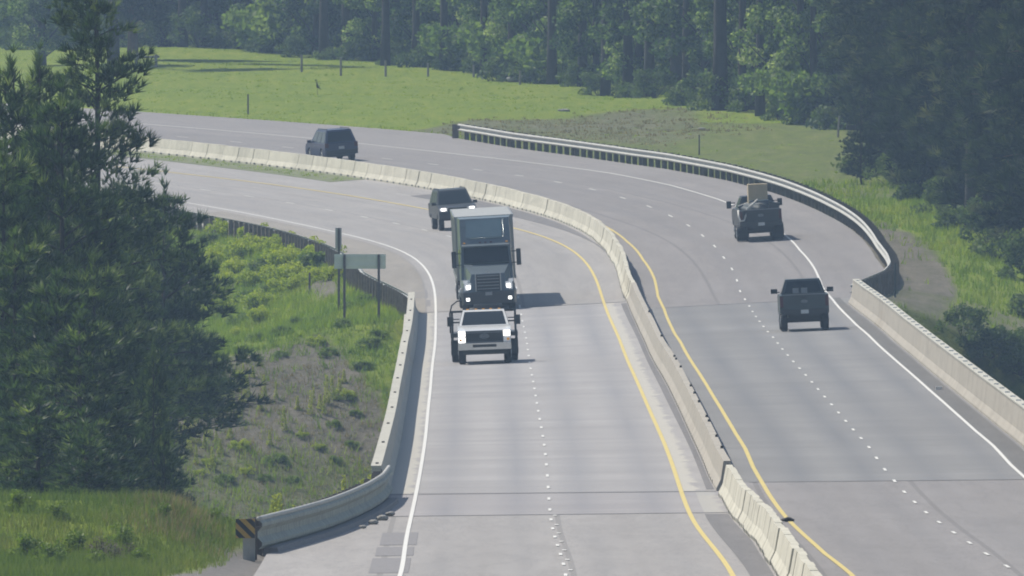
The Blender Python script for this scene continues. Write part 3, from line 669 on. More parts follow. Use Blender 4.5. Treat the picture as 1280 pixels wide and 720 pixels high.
# ------------------------------------------------------------------ vehicles (local frame: +y forward, +x right, z up)
def wheel(parent, x, y, r=.4, w_=.27, dual=False):
    s = 1 if x > 0 else -1; bm = nb(); W_ = w_*(2.1 if dual else 1)
    xi = x-s*W_ if True else x
    pr = [(0, r*.62), (0, r*.9), (s*-.03, r*.985), (s*-.07, r), (s*-(W_-.07), r), (s*-(W_-.03), r*.985), (s*-W_, r*.9), (s*-W_, r*.6)]
    lathe_x(bm, pr, x, y, r); t = fin('wheel', bm, 'rubber', parent, True)
    bm = nb(); lathe_x(bm, [(s*.004, r*.58), (s*.012, r*.5), (s*-.03, r*.42), (s*-.02, r*.2), (s*.03, r*.16), (s*.03, r*.05)], x, y, r, 20); fin('rim', bm, 'rim', t, True)
    return t
def arch_profile(ws, r, base):
    """points of the lower edge, front to back, with round wheel openings at the y positions ws"""
    out = []
    for y0, cz in ws:
        a0 = math.asin(max(-1, min(1, (base-cz)/r)))
        for k in range(9):
            a = a0+(PI-2*a0)*k/8; out.append((y0+r*math.cos(a), cz+r*math.sin(a)))
    return out
def mirror_pair(root, x, y, z, s, arm=.12, mat='black', tow=False):
    for sg in (-1, 1):
        bm = nb(); box(bm, (sg*(x+arm+s[0]/2), y, z), s)
        m_ = fin('mirror', bm, mat, root, False, min(s)*.3)
        bm = nb()
        for dz in ((-.05, .08) if tow else (-.04,)): box(bm, (sg*(x+arm/2), y+.02, z+dz), (arm+.06, .05, .04))
        fin('mirror_arm', bm, mat, m_)
def lamp(root, name, c, s, mat, bev=.03):
    bm = nb(); box(bm, c, s); return fin(name, bm, mat, root, False, min(bev, min(s)*.35))
def greenhouse(bm, y0, y1, w0, z0, t0, t1, w1, z1):
    lo = [(-w0, y0, z0), (w0, y0, z0), (w0, y1, z0), (-w0, y1, z0)]; hi = [(-w1, t0, z1), (w1, t0, z1), (w1, t1, z1), (-w1, t1, z1)]
    hull(bm, lo, hi); return lo, hi
def glazing(root, lo, hi, sides=2, splits=None, rear=True, vlo=.08, vhi=.86):
    bm = nb(); panel(bm, (lo[2], lo[3], hi[3], hi[2]), .05, .95, vlo, vhi+.04); fin('windshield', bm, 'glass', root)
    if rear: bm = nb(); panel(bm, (lo[0], lo[1], hi[1], hi[0]), .07, .93, vlo+.04, vhi); fin('rear_window', bm, 'glass', root)
    sp = splits or [(.05, .46), (.5, .93)]
    for a, b_ in sp:
        bm = nb(); panel(bm, (lo[1], lo[2], hi[2], hi[1]), a, b_, vlo, vhi); fin('side_window', bm, 'glass', root)
        bm = nb(); panel(bm, (lo[3], lo[0], hi[0], hi[3]), 1-b_, 1-a, vlo, vhi); fin('side_window', bm, 'glass', root)
def stand(root, t, o, right, ang=0.):
    th = float(I(TH, t)); gr = math.atan(float(I(gg, t))); bk = float(knots(BNK, t))*.01
    root.location = V(t, o, .01, right)
    if right: root.rotation_euler = Euler((gr, -bk, -th+ang))
    else: root.rotation_euler = Euler((-gr, bk, PI-th+ang))
def oval(bm, c, rx, rz, r, ny_=1, n_=20):
    pts = [(c[0]+rx*math.cos(k*2*PI/n_), c[1], c[2]+rz*math.sin(k*2*PI/n_)) for k in range(n_+1)]; return tube(bm, pts, r, 5)

def pickup(paint, label, group=None, L=5.9, hw=.98, lift=0., dually=False, tow=False, tailgate=True, chromeb=True, wr_=.41):
    root = empty('pickup_truck', (0,0,0)); z0 = .55+lift; fr = L/2; rr = -L/2; wf_, wb_ = fr-.98, rr+1.28; R_ = wr_+.08
    bm = nb(); pr = [(rr+.02, z0+.1), (rr, z0+.45), (rr+.02, .98+lift), (rr+2.05, .98+lift), (rr+2.06, 1.33+lift), (fr-1.3, 1.33+lift), (fr-.25, 1.24+lift), (fr-.05, 1.12+lift), (fr, z0+.1)]
    pr += arch_profile([(wf_, wr_), (wb_, wr_)], R_, z0)
    prism(bm, pr, -hw, hw); body = fin('body', bm, paint, root, False, .045)
    bm = nb()
    for s in (-1, 1): box(bm, (s*(hw-.055), rr+1.05, 1.16+lift), (.11, 2.06, .35))
    fin('bed_side', bm, paint, root, False, .025)
    bm = nb(); lo, hi = greenhouse(bm, rr+2.06, fr-1.25, hw-.10, 1.335+lift, rr+2.3, fr-2.1, hw-.30, 1.93+lift); fin('cab', bm, paint, root, False, .03)
    glazing(root, lo, hi, splits=[(.04, .42), (.46, .84)])
    if tailgate:
        bm = nb(); box(bm, (0, rr+.02, 1.05+lift), (2*hw-.24, .08, .58)); tg = fin('tailgate', bm, paint, root, False, .03)
        bm = nb(); oval(bm, (0, rr-.03, 1.08+lift), .13, .055, .016); box(bm, (0, rr-.025, 1.08+lift), (.2, .012, .05)); fin('emblem', bm, 'pewter', tg)
        bm = nb(); box(bm, (0, rr-.03, 1.24+lift), (.26, .03, .07)); fin('handle', bm, 'black', tg)
        bm = nb(); box(bm, (0, rr+.02, 1.355+lift), (2*hw-.24, .1, .03)); fin('lit_edge_cap', bm, 'pewter', tg, False, .01)  # lighter strip added to paint the lit top edge of the tailgate
        for s in (-1, 1): lamp(root, 'tail_light', (s*(hw-.07), rr+.01, 1.08+lift), (.13, .1, .42), 'red')
    bm = nb(); box(bm, (0, rr-.09, .66+lift), (2*hw-.12, .2, .2)); fin('rear_bumper', bm, 'black', root, False, .03)
    lamp(root, 'license_plate', (0, rr-.195, .67+lift), (.31, .012, .15), 'plate', .004)
    bm = nb(); box(bm, (0, fr+.03, .62+lift), (2*hw-.04, .18, .24)); fin('front_bumper', bm, 'chrome' if chromeb else 'black', root, False, .04)
    bm = nb(); box(bm, (0, fr-.02, .96+lift), (1.2, .08, .36)); fin('grille', bm, 'black', root, False, .02)
    for s in (-1, 1): lamp(root, 'headlight', (s*(hw-.22), fr-.05, .96+lift), (.36, .14, .26), 'lamp')
    for x in (-1, 1):
        wheel(root, x*(hw-.02), wf_, wr_); wheel(root, x*(hw+.12 if dually else hw-.02), wb_, wr_, dual=dually)
    if tow: mirror_pair(root, hw-.05, fr-1.75, 1.52+lift, (.22, .12, .34), .16, 'black', True)
    else: mirror_pair(root, hw-.05, fr-1.75, 1.45+lift, (.26, .12, .19), .07)
    bm = nb(); box(bm, (0, -.1, .5+lift), (1.3, L-1.6, .2)); box(bm, (0, wb_, wr_), (1.7, .14, .14)); box(bm, (0, wf_, wr_), (1.6, .12, .12)); fin('chassis', bm, 'black', root)
    tag(root, label, 'pickup truck', group); return root

# dark pickup, right roadway
pk = pickup('darkgreen', 'dark pickup with an empty open bed, nearest the camera on the right roadway', lift=.12)
bm = nb()
for s in (-1, 1): box(bm, (s*.17-.12, 0, 1.62), (.24, .12, .2))
fin('head_rest', bm, 'seat', pk, False, .04)
# the seats show through the lit rear glass
for ch in pk.children:
    if ch.name.startswith('head_rest'): ch.location = (0, -5.9/2+2.08-.14, -.02)
stand(pk, 336, 7.5, True)

# dark pickup with a heaped load
ld = pickup('charcoal', 'dark heavily loaded pickup with wide towing mirrors on the right bend', lift=.14, tow=True, hw=1.0, tailgate=True, dually=True)
T_LOAD, O_LOAD = 474, 9.1
stand(ld, T_LOAD, O_LOAD, True)
def on(root, bmo, name, mat, label, cat, bevel=0., group=None, smooth_=False):
    o = fin(name, bmo, mat, None, smooth_, bevel); o.matrix_world = Matrix.LocRotScale(root.location, root.rotation_euler, (1,1,1)); tag(o, label, cat, group); return o
bm = nb(); box(bm, (-.02, -1.7, 1.9), (.92, .7, 1.55), Matrix.Rotation(.03, 3, 'Y')); bx = on(ld, bm, 'cardboard_box', 'card', 'tall brown box standing upright in the bed of the loaded pickup', 'box', .02)
bm = nb(); box(bm, (0, -2.06, 1.35), (.95, .02, .05)); box(bm, (0, -2.06, 1.9), (.94, .02, .04)); st_ = fin('tape', bm, 'plate', None); st_.parent = bx
bm = nb(); bmesh.ops.create_icosphere(bm, subdivisions=4, radius=1.0)
for v in bm.verts:
    d = v.co.copy(); k = 1+.10*math.sin(d.x*7+1)*math.sin(d.y*6)+.05*math.sin(d.z*13+d.x*9); v.co = Vector((d.x*.86*k, d.y*.95*k, d.z*.5*k))+Vector((.05, -1.75, 1.42))
on(ld, bm, 'tarpaulin_bundle', 'tarp', 'dark tarpaulin heap bulging over the bed sides of the loaded pickup', 'load', smooth_=True)
bm = nb(); box(bm, (.66, -2.2, 1.5), (.5, .9, .55), Matrix.Rotation(.25, 3, 'Y')); on(ld, bm, 'storage_bin', 'slate', 'grey bin tilted on the right side of the loaded pickup bed', 'bin', .03)
bm = nb(); box(bm, (.88, -1.7, 1.5), (.12, 1.2, .3), Matrix.Rotation(-.2, 3, 'Y')); on(ld, bm, 'pallet_board', 'wood', 'brown board leaning on the right bed wall of the loaded pickup', 'board', .01)
bm = nb(); tube(bm, [(-.08, -2.5, 1.95), (-.35, -2.75, 1.75), (-.62, -2.9, 1.55), (-.74, -2.98, 1.2), (-.8, -3.04, 1.02), (-.98, -3.02, 1.0), (-1.04, -2.95, 1.2), (-1.04, -2.7, 1.5)], .045, 8)
on(ld, bm, 'plastic_pipe', 'pipe', 'pale bent pipe hanging over the left tail corner of the loaded pickup', 'pipe', smooth_=True)
bm = nb(); tube(bm, [(-.95, -1.2, 1.66), (-.45, -1.25, 1.80), (.45, -1.25, 1.80), (1.05, -1.2, 1.68)], .03, 6); on(ld, bm, 'tie_down_strap', 'pipe', 'pale strap stretched across the load of the pickup', 'strap', smooth_=True)

def suv(paint, label, L=4.8, hw=.94, h=1.76, lit=False, lift=0.):
    root = empty('suv', (0,0,0)); fr, rr = L/2, -L/2; z0 = .38+lift; wr_ = .37; wf_, wb_ = fr-.9, rr+1.0; R_ = wr_+.06
    bm = nb(); pr = [(rr+.06, z0+.05), (rr, z0+.25), (rr+.02, 1.02+lift), (fr-1.25, 1.06+lift), (fr-.3, .98+lift), (fr-.06, .86+lift), (fr, .6+lift), (fr-.02, z0)]
    pr += arch_profile([(wf_, wr_), (wb_, wr_)], R_, z0)
    prism(bm, pr, -hw, hw); fin('body', bm, paint, root, False, .06, 3)
    bm = nb(); lo, hi = greenhouse(bm, rr+.06, fr-1.15, hw-.04, 1.035+lift, rr+.42, fr-2.05, hw-.24, h+lift); fin('cab', bm, paint, root, False, .06, 3)
    glazing(root, lo, hi, splits=[(.05, .3), (.34, .6), (.64, .9)])
    for s in (-1, 1):
        lamp(root, 'tail_light', (s*(hw-.1), rr+.03, .95+lift), (.2, .12, .24), 'red')
        lamp(root, 'headlight', (s*(hw-.24), fr-.1, .84+lift), (.4, .16, .15), 'lamp')
        if lit: lamp(root, 'headlight_beam', (s*(hw-.24), fr-.01, .86+lift), (.24, .03, .13), 'head')
        bm = nb(); tube(bm, [(s*(hw-.3), rr+.6, h+.05+lift), (s*(hw-.3), fr-2.2, h+.05+lift)], .022, 6)
        for y_ in (rr+.6, fr-2.2): tube(bm, [(s*(hw-.3), y_, h-.03+lift), (s*(hw-.3), y_, h+.05+lift)], .02, 6)
        fin('roof_rail', bm, 'black', root)
        bm = nb(); box(bm, (s*(hw+.002), .1, .9+lift), (.02, .2, .03)); box(bm, (s*(hw+.002), -.9, .9+lift), (.02, .2, .03)); fin('door_handle', bm, 'pewter', root)
        wheel(root, s*(hw-.02), wf_, wr_); wheel(root, s*(hw-.02), wb_, wr_)
    bm = nb(); box(bm, (0, rr-.03, .55+lift), (2*hw-.1, .16, .26)); fin('rear_bumper', bm, 'black', root, False, .05)
    bm = nb(); box(bm, (0, fr-.01, .5+lift), (2*hw-.14, .14, .24)); fin('front_bumper', bm, 'black', root, False, .05)
    bm = nb(); box(bm, (0, fr-.04, .82+lift), (.9, .08, .2)); fin('grille', bm, 'black', root, False, .02)
    lamp(root, 'license_plate', (0, rr-.02, .8+lift), (.31, .02, .155), 'plate', .004)
    bm = nb(); box(bm, (0, -.05, .34+lift), (1.4, L-1.2, .12)); fin('underbody', bm, 'black', root)
    mirror_pair(root, hw-.06, fr-1.45, 1.12+lift, (.22, .12, .15), .05, paint)
    tag(root, label, 'car'); return root
sv = suv('navy', 'dark blue suv driving away behind the median barrier on the far bend', hw=.92)
stand(sv, 606, 7.4, True)
s2 = suv('slate', 'dark suv with lit headlamps following behind the semi truck', L=5.0, hw=.98, h=1.76, lit=True, lift=.2)
stand(s2, 513, -2.36, False); s2.scale = (.96, .97, 1.0)

# semi truck with box trailer
sm = empty('semi_truck', (0,0,0)); FR = 3.2
bm = nb()   # chassis and lower cab
box(bm, (0, -1.2, .75), (1.0, 7.4, .3)); fin('chassis', bm, 'black', sm)
bm = nb(); hull(bm, [(-1.05, .6, .75), (1.05, .6, .75), (.92, FR-.12, .75), (-.92, FR-.12, .75)], [(-1.0, .6, 1.98), (1.0, .6, 1.98), (.72, FR-.38, 1.60), (-.72, FR-.38, 1.60)]); fin('hood', bm, 'teal', sm, False, .07, 3)
bm = nb()
for s in (-1, 1): hull(bm, [(s*.62-.02, 1.45, .62), (s*1.2, 1.45, .62), (s*1.16, FR-.15, .62), (s*.62, FR-.12, .62)][::s], [(s*.66, 1.5, 1.36), (s*1.14, 1.5, 1.34), (s*1.05, FR-.42, 1.22), (s*.66, FR-.36, 1.28)][::s])
fin('fender', bm, 'teal', sm, False, .09, 3)
bm = nb(); hull(bm, [(-1.18, -2.3, .95), (1.18, -2.3, .95), (1.16, .75, .95), (-1.16, .75, .95)], [(-1.2, -2.3, 2.77), (1.2, -2.3, 2.77), (1.07, .30, 2.77), (-1.07, .30, 2.77)]); fin('cab', bm, 'teal', sm, False, .05, 2)
lo = [(-1.2, -2.3, 2.775), (1.2, -2.3, 2.775), (1.1, .36, 2.775), (-1.1, .36, 2.775)]; hi = [(-1.18, -2.3, 4.0), (1.18, -2.3, 4.0), (1.08, -.22, 3.96), (-1.08, -.22, 3.96)]
bm = nb(); hull(bm, lo, hi); fr_ = fin('roof_fairing', bm, 'teal', sm, False, .12, 4)
bm = nb(); panel(bm, (lo[2], lo[3], hi[3], hi[2]), .12, .84, .30, .93, .02, .004); fin('sleeper_window', bm, 'tealpanel', sm, False, .03)
bm = nb()
q = [Vector(p) for p in (lo[2], lo[3], hi[3], hi[2])]; nr_ = (q[1]-q[0]).cross(q[3]-q[0]).normalized()
def onq(u, v, k=.02): return (q[0]*(1-u)+q[1]*u)*(1-v)+(q[3]*(1-u)+q[2]*u)*v+nr_*k
tube(bm, [onq(.2, .27), onq(.84, .27), onq(.875, .34), onq(.875, .93)], .018, 6); fin('window_trim', bm, 'tealpanel', sm, True)
bm = nb(); panel(bm, ((1.12, .64, 1.98), (-1.12, .64, 1.98), (-1.06, .34, 2.74), (1.06, .34, 2.74)), .05, .95, .06, .93, .02, .02); fin('windshield', bm, 'glass', sm, False, .008)
bm = nb(); box(bm, (0, .50, 2.80), (2.1, .3, .05), Matrix.Rotation(-.25, 3, 'X')); fin('sun_visor', bm, 'teal', sm, False, .02)
for x in (-.24, 0, .24): lamp(sm, 'marker_light', (x, .40, 2.92), (.09, .07, .05), 'red', .012)
for s in (-1, 1): lamp(sm, 'marker_light', (s*.93, .36, 2.92), (.09, .07, .05), 'amber', .012)
bm = nb(); box(bm, (0, FR-.16, 1.22), (1.05, .12, .72)); gr_ = fin('grille', bm, 'black', sm, False, .03)
bm = nb()
for k in range(5): box(bm, (0, FR-.09, .95+k*.14), (.96, .03, .035))
fin('grille_bar', bm, 'pewter', gr_)
bm = nb()
for s in (-1, 1): box(bm, (s*.545, FR-.12, 1.24), (.05, .14, .78))
fin('grille_surround', bm, 'rim', gr_, False, .01)
bm = nb(); oval(bm, (0, FR-.1, 1.66), .1, .04, .014); fin('emblem', bm, 'rim', gr_)
for s in (-1, 1):
    lamp(sm, 'headlight', (s*.9, FR-.3, 1.06), (.30, .2, .34), 'lamp', .05)
    lamp(sm, 'headlight', (s*.88, FR-.2, 1.04), (.17, .06, .17), 'head', .03)
    lamp(sm, 'turn_signal', (s*1.0, FR-.42, 1.28), (.2, .16, .12), 'lamp', .03)
bm = nb(); hull(bm, [(-1.2, FR-.55, .3), (1.2, FR-.55, .3), (1.1, FR+.05, .3), (-1.1, FR+.05, .3)], [(-1.22, FR-.55, .82), (1.22, FR-.55, .82), (1.12, FR+.08, .82), (-1.12, FR+.08, .82)]); bp = fin('front_bumper', bm, 'slate', sm, False, .06, 3)
for s in (-1, 1): lamp(sm, 'fog_light', (s*.92, FR+.07, .52), (.15, .05, .13), 'head', .03)
lamp(sm, 'license_plate', (0, FR+.085, .74), (.3, .012, .15), 'pewter', .004)
for s in (-1, 1):
    bm = nb(); box(bm, (s*1.42, .72, 2.22), (.2, .14, .72)); m_ = fin('mirror', bm, 'black', sm, False, .04)
    bm = nb(); box(bm, (s*1.23, .66, 2.48), (.26, .04, .04)); box(bm, (s*1.23, .66, 1.98), (.26, .04, .04)); fin('mirror_arm', bm, 'black', m_)
    bm = nb(); panel(bm, ((s*1.165, .7, 1.75), (s*1.165, -.6, 1.75), (s*1.19, -.6, 2.7), (s*1.1, .35, 2.7)) if s < 0 else ((1.165, -.6, 1.75), (1.165, .7, 1.75), (1.1, .35, 2.7), (1.19, -.6, 2.7)), .08, .92, .05, .92, .015, .012); fin('side_window', bm, 'glass', sm)
    bm = nb(); tube(bm, [(s*.98, -2.42, .9), (s*.98, -2.42, 3.6)], .07, 10); fin('exhaust_stack', bm, 'black', sm)
    bm = nb(); lathe_x(bm, [(s*0, .32), (s*.03, .33), (s*-.9, .33), (s*-.93, .32)], s*1.2, -.6, .72, 20) if False else tube(bm, [(s*.95, -1.4, .72), (s*.95, .2, .72)], .31, 18); fin('fuel_tank', bm, 'rim', sm, True)
    wheel(sm, s*1.17, FR-1.15, .51, .3)
    for y_ in (-2.9, -4.2): wheel(sm, s*1.24, y_, .51, .29, True)
tr = empty('trailer', (0,0,0)); tr.parent = sm; tr['label'] = 'long grey box trailer coupled to the tractor'
Y0, Y1 = -2.75, -18.9
bm = nb(); box(bm, (0, (Y0+Y1)/2, 2.62), (2.58, Y0-Y1, 2.8)); fin('box_body', bm, 'trailer', tr, False, .03)
bm = nb()
for s in (-1, 1): box(bm, (s*1.285, (Y0+Y1)/2, 1.26), (.05, Y0-Y1-.02, .16)); box(bm, (s*1.285, (Y0+Y1)/2, 3.97), (.05, Y0-Y1-.02, .1))
for k in range(2, 26):
    for s in (-1, 1): box(bm, (s*1.292, Y0-k*.6, 2.6), (.02, .04, 2.5))
fin('side_trim', bm, 'rim', tr)
bm = nb(); box(bm, (0, -15.5, .95), (1.1, 5, .5)); box(bm, (0, Y1+.1, .62), (2.2, .1, .12)); box(bm, (-.6, -6.5, .75), (.14, .14, .7)); box(bm, (.6, -6.5, .75), (.14, .14, .7)); fin('undercarriage', bm, 'black', tr)
sm_root = sm
for s in (-1, 1):
    for y_ in (-15.6, -16.9): wheel(sm, s*1.24, y_, .5, .28, True)
tag(sm, 'big dark teal semi truck with a grey box trailer, coming towards the camera', 'semi truck')
stand(sm, 400, -5.2, False)
sm.location = V(400+FR, -5.04, .01); sm.rotation_euler.z += .0085

# white flatbed pickup
wt = empty('flatbed_truck', (0,0,0)); hw = 1.0; fr = 3.1; lift = .1
bm = nb(); pr = [(.05, .62), (.05, 1.42), (1.75, 1.42), (2.6, 1.36), (fr-.08, 1.28), (fr, 1.15), (fr, .62)]+arch_profile([(fr-.95, .42)], .5, .62)
prism(bm, pr, -hw, hw); fin('body', bm, 'whitepaint', wt, False, .06, 3)
bm = nb(); lo, hi = greenhouse(bm, .05, 1.85, hw-.05, 1.425, .2, .95, hw-.22, 2.02); fin('cab', bm, 'whitepaint', wt, False, .05, 3)
glazing(wt, lo, hi, splits=[(.06, .42), (.46, .86)], vhi=.84)
for x in (-.6, -.28, 0, .28, .6): lamp(wt, 'marker_light', (x, .82, 2.05), (.1, .08, .04), 'amber', .01)
bm = nb(); box(bm, (0, fr-.01, 1.03), (1.42, .1, .46)); gr_ = fin('grille', bm, 'black', wt, False, .03)
bm = nb(); oval(bm, (0, fr+.05, 1.06), .17, .075, .02); box(bm, (0, fr+.045, 1.06), (.26, .012, .06)); fin('emblem', bm, 'pewter', gr_)
bm = nb(); box(bm, (0, fr+.045, .84), (1.4, .02, .03)); box(bm, (0, fr+.045, 1.2), (1.4, .02, .025)); fin('grille_bar', bm, 'pewter', gr_)
for s in (-1, 1):
    lamp(wt, 'headlight', (s*.85, fr-.05, 1.16), (.24, .16, .2), 'head', .03)
    lamp(wt, 'headlight', (s*.85, fr-.04, .93), (.24, .14, .17), 'head' if s > 0 else 'lamp', .03)
    lamp(wt, 'turn_signal', (s*.9, fr+.03, .93), (.1, .03, .1), 'amber', .01)
bm = nb(); box(bm, (0, fr+.1, .68), (2.02, .24, .26)); bp = fin('front_bumper', bm, 'chrome', wt, False, .05)
bm = nb(); box(bm, (0, fr+.225, .70), (.9, .02, .1)); fin('air_intake', bm, 'black', bp)
bm = nb(); box(bm, (0, fr+.02, .45), (1.7, .2, .14)); fin('air_dam', bm, 'black', wt, False, .03)
mirror_pair(wt, hw-.05, 1.35, 1.62, (.24, .14, .36), .2, 'black', True)
bm = nb(); box(bm, (0, -1.1, .72), (.9, 5.8, .24)); box(bm, (0, fr-.95, .42), (1.7, .14, .14)); box(bm, (0, -2.2, .42), (1.8, .16, .16)); fin('chassis', bm, 'black', wt)
bm = nb(); box(bm, (0, -1.95, 1.06), (2.56, 3.7, .16)); fin('flat_bed', bm, 'black', wt, False, .02)
bm = nb()
for s in (-1, 1):
    box(bm, (s*1.2, -.16, 1.55), (.08, .08, .85)); box(bm, (s*1.22, -1.9, .82), (.1, 2.6, .34))
box(bm, (0, -.16, 1.96), (2.48, .07, .08)); box(bm, (0, -.16, 1.55), (2.34, .05, .06))
fin('headache_rack', bm, 'black', wt, False, .012)
bm = nb(); tube(bm, [(1.28, -.3, 1.15), (1.28, -.3, 1.9), (1.2, -.3, 2.2), (1.0, -.3, 2.36), (.8, -.3, 2.36)], .03, 8); tube(bm, [(1.28, -3.6, 1.15), (1.28, -3.6, 1.6), (1.28, -.3, 1.9)], .03, 8); fin('side_hoop', bm, 'black', wt, True)
for s in (-1, 1):
    wheel(wt, s*(hw-.01), fr-.95, .42, .27); wheel(wt, s*1.26, -2.2, .42, .25, True)
    bm = nb(); box(bm, (s*1.13, -1.55, .55), (.3, .03, .55)); fin('mud_flap', bm, 'black', wt)
tag(wt, 'white truck with a black flat bed and lit headlamps, nearest on the left roadway', 'truck')
stand(wt, 292+fr*0, -5.45, False); wt.location = V(292+fr, -5.36, .01)
# ------------------------------------------------------------------ vegetation
def unit(n_): v = RNG.normal(size=(n_, 3)); return v/np.linalg.norm(v, axis=1, keepdims=True)
def leaf_quads(cen, size, nrm=None, aspect=.6):
    n_ = len(cen); a = unit(n_) if nrm is None else nrm; r = unit(n_); u = np.cross(a, r); u /= np.linalg.norm(u, axis=1, keepdims=True)+1e-9; w_ = np.cross(a, u)
    s = size[:, None] if np.ndim(size) else size
    v = np.stack([cen-u*s, cen-w_*s*aspect, cen+u*s, cen+w_*s*aspect], 1).reshape(-1, 3)
    return v, np.arange(n_*4).reshape(-1, 4)
def needle_tris(cen, dirs, L, n_, spread, w_=.028):
    """n_ thin blades fanning out at each tuft"""
    c = np.repeat(cen, n_, 0); d = np.repeat(dirs, n_, 0)+unit(len(cen)*n_)*spread; d /= np.linalg.norm(d, axis=1, keepdims=True)
    l = (np.repeat(L, n_) if np.ndim(L) else L)*RNG.uniform(.7, 1.2, len(c)); p = np.cross(d, unit(len(c))); p /= np.linalg.norm(p, axis=1, keepdims=True)+1e-9
    v = np.stack([c-p*w_, c+p*w_, c+d*l[:, None]], 1).reshape(-1, 3); return v, np.arange(len(c)*3).reshape(-1, 3)
def cluster_noise(cen, s, k): return vnoise(cen[:,0]+cen[:,2]*.7, cen[:,1]-cen[:,2]*.5, s, k)
def trunk_mesh(H, r, seed, mat, taper=.25, limbs=(), parent=None, lean=.02):
    rnd = random.Random(seed); bm = nb(); n_ = 9
    px, py = rnd.uniform(-lean, lean), rnd.uniform(-lean, lean)
    pts = [(px*H*(k/n_)**1.5+rnd.uniform(-.03, .03), py*H*(k/n_)**1.5, -.5+(H+.5)*k/n_) for k in range(n_+1)]
    tube(bm, pts, [r*(1.25 if k == 0 else 1-(1-taper)*k/n_) for k in range(n_+1)], 9)
    for a, b_, ra, rb in limbs: tube(bm, [a, tuple((Vector(a)+Vector(b_))/2+Vector((0,0,.1))), b_], [ra, (ra+rb)/2, rb], 5)
    return fin('trunk', bm, mat, parent, True)
def pine(seed, H, R_, z0, mat, group_, dens=1., name='pine_tree', bark='bark', power=.75, up=.35, tuft=.30, nn=9, r0=.2, wn=.026):
    rnd = np.random.default_rng(seed); root = empty(name, (0,0,0)); C_, D_, L_ = [], [], []; limbs = []; tints = []
    z = z0*H
    while z < H-.25:
        f = (z-z0*H)/(H-z0*H); nbr = rnd.integers(3, 6)
        for k in range(nbr):
            az = rnd.uniform(0, 2*PI); l = R_*(1-f)**power*rnd.uniform(.55, 1.15)*(.55+.45*min(1, f*5+.3))+.22; el = up*(.2+f)+rnd.uniform(-.15, .2)
            d = np.array([math.cos(az)*math.cos(el), math.sin(az)*math.cos(el), math.sin(el)]); base = np.array([0, 0, z]); tip = base+d*l; limbs.append((tuple(base), tuple(tip), .015+.022*l*.5, .012))
            m_ = max(3, int(l*9*dens)); s = rnd.uniform(.28, 1.0, m_)**.75
            lat = rnd.normal(size=(m_, 3))*np.array([1, 1, .45])*(.10+.17*l*(1.05-s))[:, None]
            c = base+d*l*s[:, None]+lat; C_.append(c); D_.append(np.repeat((d*.55+np.array([0,0,.6]))[None], m_, 0)+lat*.8); L_.append(np.full(m_, tuft)*rnd.uniform(.8, 1.2)); tints.append(np.clip(rnd.uniform(.05, .7)+rnd.normal(0, .24, m_), 0, 1))
        z += rnd.uniform(.22, .42)*(1 if R_ > 1.5 else .8)
    m_ = 10; C_.append(np.array([[0,0,H]])+rnd.normal(size=(m_,3))*[.05,.05,.25]); D_.append(np.tile([0,0,1.], (m_,1))); L_.append(np.full(m_, tuft)); tints.append(np.full(m_, .5))
    cen = np.concatenate(C_); dr = np.concatenate(D_); v, f = needle_tris(cen, dr, np.concatenate(L_), nn, .75, wn)
    t_ = np.repeat(np.concatenate(tints), nn)
    me = npmesh('crown', v, f, mat, t_)
    trunk_mesh(H, r0, seed, bark, .12, limbs[::2], root, .006); link('crown', me, root); return root
def broadleaf(seed, H, R_, zlo, mat, name, bark='bark', n_=9000, leaf=.13, r0=.28, clumps=70, squash=1., lean=.02):
    rnd = np.random.default_rng(seed); root = empty(name, (0,0,0)); limbs = []
    cc = []
    while len(cc) < clumps:
        p = rnd.uniform(-1, 1, 3)
        if np.hypot(p[0], p[1]) < 1 and abs(p[2]) < 1:
            f = (p[2]+1)/2; rad = R_*(math.sin(PI*(.12+.80*f))**.6)
            cc.append((p[0]*rad, p[1]*rad, zlo+(H-zlo)*f))
    cc = np.array(cc); per = n_//clumps; P_ = []; T_ = []
    for c in cc:
        rr = rnd.uniform(.45, 1.05)*R_*.30; q = unit(per)*rr*(RNG.uniform(.3, 1, per)**.5)[:, None]*np.array([1, 1, .72]); q[:,2] -= .12*np.hypot(q[:,0], q[:,1])
        P_.append(c+q); T_.append(np.clip(rnd.uniform(.0, .75)+RNG.normal(0, .2, per), 0, 1))
        if rnd.random() < .5: limbs.append(((0, 0, max(.5, c[2]-1.2*np.hypot(c[0], c[1])*.8-.3)), tuple(c), .07, .02))
    cen = np.concatenate(P_); v, f = leaf_quads(cen, RNG.uniform(.7, 1.3, len(cen))*leaf)
    me = npmesh('crown', v, f, mat, np.concatenate(T_))
    trunk_mesh(H*.9, r0, seed, bark, .2, limbs, root, lean); link('crown', me, root); return root
def bushy(seed, R_, h, mat, name, n_=1500, leaf=.07, bark='bark'):
    rnd = np.random.default_rng(seed); root = empty(name, (0,0,0)); cl = 22; per = n_//cl; P_, T_, limbs = [], [], []
    for k in range(cl):
        a = rnd.uniform(0, 2*PI); r = R_*math.sqrt(rnd.uniform(0, 1))*.85; z = h*rnd.uniform(.12, .9)*(1-.55*(r/R_)**2); c = np.array([r*math.cos(a), r*math.sin(a), z])
        P_.append(c+unit(per)*(R_*.3)*(RNG.uniform(.2, 1, per)**.5)[:, None]*[1, 1, .75]); T_.append(np.clip(rnd.uniform(.15, .85)+RNG.normal(0, .14, per), 0, 1)); limbs.append(((0,0,-.1), tuple(c), .02, .008))
    cen = np.concatenate(P_); cen[:,2] = np.maximum(cen[:,2], .03); v, f = leaf_quads(cen, RNG.uniform(.7, 1.3, len(cen))*leaf)
    link('leaves', npmesh('leaves', v, f, mat, np.concatenate(T_)), root)
    bm = nb()
    for a, b_, ra, rb in limbs: tube(bm, [a, b_], [ra, rb], 4)
    fin('stems', bm, bark, root); return root
first = {}
